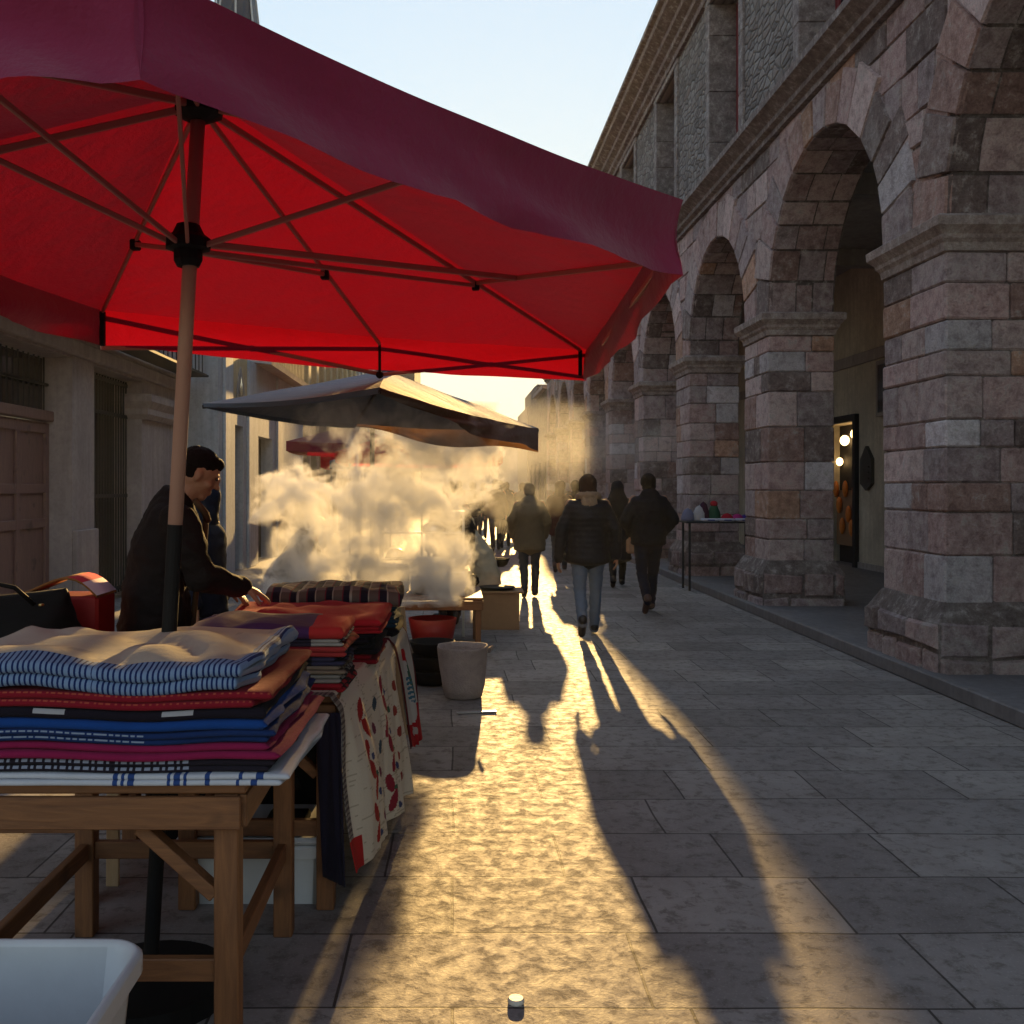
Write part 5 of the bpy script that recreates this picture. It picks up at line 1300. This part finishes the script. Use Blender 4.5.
# ---- vendor: leaning over the cloths, right hand on the scarlet cloth (faces +X in the street; local +Y is his front)
def vendor():
    t = thing('person', 'man in a black jacket bending over the cloths and reaching out his hand', 'person', (-1.34, 4.55, 0), R(-72))
    v = lambda x, y, z: Vector((x, y, z))
    b = MB()
    loft(b, [(v(0, 0, .92), .155, .115), (v(0, .0, 1.02), .16, .115), (v(0, .02, 1.16), .15, .105), (v(0, .05, 1.32), .175, .11), (v(0, .08, 1.44), .17, .09), (v(0, .09, 1.50), .08, .065)], 18)
    limb(b, v(0, .085, 1.47), v(0, .15, 1.58), .058, .054)
    hc = v(0, .185, 1.635); f, M = head_mesh(b, hc, .50, 0, True, 1.0)
    for sx in (-1, 1):
        limb(b, v(.09 * sx, 0, .92), v(.11 * sx, .04, .50), .08, .052, .008); limb(b, v(.11 * sx, .04, .5), v(.11 * sx, .0, .08), .05, .036, .012); limb(b, v(.11 * sx, 0, .06), v(.11 * sx, .16, .04), .034, .03)
    arms = {1: (v(.19, .08, 1.42), v(.25, .17, 1.18), v(.12, .36, 1.125)), -1: (v(-.19, .08, 1.42), v(-.25, .12, 1.17), v(-.18, .30, 1.10))}
    for sx, (a, e, w) in arms.items():
        limb(b, a, e, .050, .038); limb(b, e, w, .038, .026)
    hand_mesh(b, arms[1][2], v(-.25, .9, -.38), v(-.1, -.35, -1), .55, 1.02, -1, .14)
    hand_mesh(b, arms[-1][2], v(.2, .8, -.4), v(0, -.3, -1), .6, 1.02, 1)
    remeshed(b, 'body', M_skin, t, .0068, 1)
    for sx in (-1, 1):
        b = MB(); b.blob(f(.03 * sx, .079, .014), (.011, .009, .008)); b.build('eye', M_eye, t, smooth=True)
    b = MB(); hh = lambda x, y, z: hc + M @ Vector((x, y, z))
    b.blob(hh(0, -.018, .050), (.079, .095, .074), 18, 12, M=M); b.blob(hh(0, -.036, .0), (.074, .070, .062), 16, 10, M=M); b.blob(hh(0, .045, .078), (.05, .04, .030), 14, 8, M=M)
    remeshed(b, 'hair', M_hair, t, .0075, 1, lambda c, n: .004 * noise.noise(c * 90))
    b = MB(); loft(b, [(v(0, 0, .84), .165, .125), (v(0, 0, 1.0), .17, .125)], 18)
    for sx in (-1, 1): limb(b, v(.09 * sx, 0, .92), v(.11 * sx, .04, .5), .10, .07); limb(b, v(.11 * sx, .04, .5), v(.11 * sx, 0, .07), .068, .055)
    remeshed(b, 'trousers', garment('dark brown trousers', (.03, .018, .014)), t, .014, 2, wrinkle(.009, 10))
    for sx in (-1, 1):
        b = MB(); limb(b, v(.11 * sx, -.03, .05), v(.11 * sx, .17, .045), .048, .042); limb(b, v(.11 * sx, 0, .05), v(.11 * sx, 0, .11), .05, .05); remeshed(b, 'shoe', M_shoe, t, .012, 2)
    b = MB(); loft(b, [(v(0, -.02, .80), .215, .165), (v(0, -.01, .98), .205, .155), (v(0, .0, 1.14), .20, .145), (v(0, .03, 1.30), .225, .15), (v(0, .06, 1.42), .215, .125), (v(0, .075, 1.50), .12, .095), (v(0, .10, 1.545), .08, .075)], 22)
    for sx, (a, e, w) in arms.items(): limb(b, a, e, .082, .068, .006); limb(b, e, w, .064, .046, .004)
    w_ = wrinkle(.013, 8, .3)
    remeshed(b, 'jacket', garment('black cotton jacket', (.012, .009, .009), .8), t, .011, 2, lambda c, n: w_(c, n) + .006 * abs(noise.noise(Vector((c.x * 12, c.y * 12 + c.z * 16, 4)))))
    b = MB(); b.tube([v(.03, .215, 1.46), v(.02, .205, 1.3), v(.02, .17, 1.1), v(.02, .15, .9)], [.014, .013, .013, .014], 8); b.tube([v(.085, .16, 1.515), v(.06, .205, 1.46), v(.03, .222, 1.42)], .016, 8)
    b.build('jacket_placket', garment('brown lining', (.10, .055, .03)), t, smooth=True)
    return t
vendor()
# helper behind, hooded navy
walker('person', 'person in a navy hooded jacket half hidden behind the vendor', (-1.62, 6.5, 0), R(-100), 1.60, M_navy, M_navy, M_shoe, None, .8, 1.1, .05, headwear=hoodup(M_navy), vox=.018, near=False)
# seated figures at the food stall
def seated(label, loc, rz, coat, hood, seat=.42, lean=.18, vox=.016, stoolmat=None):
    t = thing('person', label, 'person', loc, rz); v = lambda x, y, z: Vector((x, y, z + seat - .45)); L = lean
    b = MB(); loft(b, [(v(0, 0, .47), .16, .14), (v(0, .0, .60), .15, .12), (v(0, L * .4, .80), .165, .12), (v(0, L, .97), .165, .10), (v(0, L * 1.1, 1.02), .08, .06)], 18)
    limb(b, v(0, L * 1.05, 1.0), v(0, L * 1.4, 1.08), .055, .05); hc = v(0, L * 1.55, 1.14); head_mesh(b, hc, .45, 0, True)
    ar = {}
    for sx in (-1, 1):
        limb(b, v(.1 * sx, 0, .52), v(.14 * sx, .42, .50), .085, .055); limb(b, v(.14 * sx, .42, .50), v(.13 * sx, .38, .06 - seat + .45), .052, .036); limb(b, v(.13 * sx, .38, .05 - seat + .45), v(.13 * sx, .55, .04 - seat + .45), .034, .03)
        ar[sx] = (v(.19 * sx, L, .93), v(.24 * sx, L + .08, .72), v(.12 * sx, L + .30, .66)); limb(b, ar[sx][0], ar[sx][1], .05, .04); limb(b, ar[sx][1], ar[sx][2], .038, .026)
        hand_mesh(b, ar[sx][2], v(-.3 * sx, .9, -.1) - v(0, 0, 0), Vector((0, 0, -1)), .8, 1.0, -sx)
    remeshed(b, 'body', M_skin, t, .010, 1)
    b = MB(); loft(b, [(v(0, -.02, .42), .21, .18), (v(0, -.02, .58), .205, .165), (v(0, L * .35, .8), .215, .16), (v(0, L * .95, .97), .20, .125), (v(0, L * 1.15, 1.04), .10, .09)], 20)
    for sx in (-1, 1): limb(b, ar[sx][0], ar[sx][1], .078, .064); limb(b, ar[sx][1], ar[sx][2], .060, .045)
    if hood: b.blob(hc + Vector((0, -.02, .01)), (.105, .12, .12), 16, 12); b.blob(v(0, L * 1.2, 1.04), (.11, .11, .09))
    remeshed(b, 'coat', coat, t, vox, 2, wrinkle(.012, 8))
    b = MB()
    for sx in (-1, 1): limb(b, v(.1 * sx, 0, .52), v(.14 * sx, .42, .50), .105, .075); limb(b, v(.14 * sx, .42, .5), v(.13 * sx, .38, .08 - seat + .45), .072, .055)
    remeshed(b, 'trousers', M_dark, t, vox, 2, wrinkle(.008, 9))
    for sx in (-1, 1):
        b = MB(); limb(b, v(.13 * sx, .36, .05 - seat + .45), v(.13 * sx, .56, .045 - seat + .45), .048, .042); remeshed(b, 'shoe', M_shoe, t, .014, 1)
    if not hood:
        b = MB(); b.blob(hc + Vector((0, -.02, .03)), (.085, .10, .095), 16, 12); b.blob(hc + Vector((0, -.05, -.03)), (.07, .06, .07)); remeshed(b, 'hair', M_hair, t, .012, 1)
    s_ = thing('stool', 'low stool under the ' + label.split(' sitting')[0], 'stool', loc, rz)
    b = MB(); b.lathe((0, 0, seat - .06), [(.16, 0), (.17, .01), (.17, .03), (.16, .035)], 20); b.build('seat', M_tablewood, s_)
    for a in range(4):
        b = MB(); c, q = math.cos(a * math.pi / 2 + .8), math.sin(a * math.pi / 2 + .8); b.tube([(c * .12, q * .12, seat - .06), (c * .15, q * .15, 0)], .014, 8); b.build('leg', M_tablewoodz, s_)
    return t
seated('cook in a cream hooded fleece sitting at the right end of the food stall', (.38, 11.75, 0), R(75), M_creamhood, True, .42, .16)
seated('dark clothed person sitting in the steam behind the vendor', (-1.5, 9.0, 0), R(-60), M_dark, False, .50, .2)
walker('person', 'person in a dark coat standing in the steam behind the steel rack', (-.02, 11.5, 0), R(170), 1.62, M_dark, M_navy, M_shoe, M_hair, .8, 1.1, .05, vox=.018, near=False)
walker('person', 'person in a brown coat standing at the left behind the food stall', (-1.8, 12.6, 0), R(150), 1.62, M_olive, M_navy, M_shoe, M_hair, .8, 1.1, .05, vox=.018, near=False)

# ================================================================= STEAM
def steam(name, label, lo, hi, blobs, dens, thr, nscale, col=(.97, .97, .97), aniso=.35):
    me = MB(); me.box(lo, hi)
    m = bpy.data.materials.new(name); m.use_nodes = True; nt = m.node_tree; nt.nodes.clear(); out = N(nt, 'ShaderNodeOutputMaterial')
    pv = N(nt, 'ShaderNodeVolumePrincipled'); pv.inputs['Color'].default_value = (*col, 1); pv.inputs['Anisotropy'].default_value = aniso
    g = N(nt, 'ShaderNodeNewGeometry').outputs['Position']
    # swirl
    dn = N(nt, 'ShaderNodeTexNoise'); dn.inputs['Scale'].default_value = nscale * .55; dn.inputs['Detail'].default_value = 1; nt.links.new(g, dn.inputs['Vector'])
    s1 = N(nt, 'ShaderNodeVectorMath', operation='SUBTRACT'); nt.links.new(dn.outputs['Color'], s1.inputs[0]); s1.inputs[1].default_value = (.5, .5, .5)
    s2 = N(nt, 'ShaderNodeVectorMath', operation='SCALE'); nt.links.new(s1.outputs[0], s2.inputs[0]); s2.inputs['Scale'].default_value = .55
    pa = N(nt, 'ShaderNodeVectorMath', operation='ADD'); nt.links.new(g, pa.inputs[0]); nt.links.new(s2.outputs[0], pa.inputs[1]); pos = pa.outputs[0]
    tot = None
    for (c, r, w) in blobs:
        a = N(nt, 'ShaderNodeVectorMath', operation='SUBTRACT'); nt.links.new(pos, a.inputs[0]); a.inputs[1].default_value = c
        d = N(nt, 'ShaderNodeVectorMath', operation='DIVIDE'); nt.links.new(a.outputs[0], d.inputs[0]); d.inputs[1].default_value = r
        l = N(nt, 'ShaderNodeVectorMath', operation='LENGTH'); nt.links.new(d.outputs[0], l.inputs[0])
        q = math_(nt, 'MULTIPLY', math_(nt, 'SUBTRACT', 1.0, l.outputs['Value'], True), w)
        tot = q if tot is None else math_(nt, 'MAXIMUM', tot, q)
    n = noise_(nt, pos, nscale, 6, .66, 0)
    nn_ = math_(nt, 'MULTIPLY', math_(nt, 'SUBTRACT', n, .5), 3.4)
    v = math_(nt, 'SUBTRACT', math_(nt, 'ADD', tot, math_(nt, 'MULTIPLY', nn_, math_(nt, 'MINIMUM', math_(nt, 'MULTIPLY', tot, 2.5), .8))), thr)
    v = math_(nt, 'MULTIPLY', math_(nt, 'MULTIPLY', v, 2.2, True), dens)
    nt.links.new(v, pv.inputs['Density']); nt.links.new(pv.outputs[0], out.inputs['Volume'])
    o = me.build('steam', m, None); tag(o, label, 'steam', None, 'stuff'); set_origin(o, lo); return o
def B_(x, y, Y, rx, ry, rY=.35, w=1.0):
    c = P(x, y, Y); return (tuple(c), (rx / 1000 * Y, rY, ry / 1000 * Y), w)
YS = 8.6
steam('steam', 'thick golden steam billowing up from the food stall', (-1.95, 7.6, .55), (.6, 9.2, 2.3),
      [B_(350, 560, YS, 115, 70), B_(300, 500, YS, 70, 50), B_(390, 500, YS, 110, 70), B_(440, 440, YS, 100, 60), B_(350, 425, 7.9, 50, 32, w=.8), B_(440, 560, YS, 50, 60, w=.8), B_(290, 585, YS, 55, 30, w=.9), B_(462, 490, YS, 50, 45, w=.6), B_(400, 600, YS, 90, 40, w=.7)], 11.5, .24, 5.2, (.965, .97, .98), .15)
steam('steam', 'thin pale steam drifting across the street towards the arcade', (.2, 13.0, .9), (5.0, 17.6, 3.6),
      [B_(540, 450, 15.2, 90, 60, 1.1), B_(600, 440, 15.8, 85, 48, 1.1, .9), B_(500, 500, 14.4, 70, 60, .9, .8), B_(540, 505, 13.6, 50, 30, .6, .8), B_(650, 435, 16.0, 60, 32, 1.0, .8)], .20, .18, 1.6)
def C_(x, y, Y, rx, ry, rY=.3, w=1.0):
    return B_(x, y, Y, rx, ry, rY, w)
steam('steam', 'thin curls of steam caught under the grey canopy', (-.95, 5.0, 1.6), (.55, 6.5, 2.2),
      [C_(345, 415, 5.8, 55, 36), C_(425, 425, 5.7, 60, 36), C_(480, 430, 5.9, 45, 26, w=.8), C_(400, 460, 5.9, 80, 25, w=.7)], 3.6, .28, 6.5, (.96, .96, .97), .1)
# ================================================================= HAZE
hz = MB(); hz.box((-150, -16, -1.2), (150, 230, 14.5)); m = bpy.data.materials.new('haze'); m.use_nodes = True; nt = m.node_tree; nt.nodes.clear()
out = N(nt, 'ShaderNodeOutputMaterial'); pv = N(nt, 'ShaderNodeVolumePrincipled'); pv.inputs['Color'].default_value = (.92, .94, 1, 1); pv.inputs['Density'].default_value = .0003; pv.inputs['Anisotropy'].default_value = .5
nt.links.new(pv.outputs[0], out.inputs['Volume']); o = hz.build('haze', m, None); o['kind'] = 'stuff'
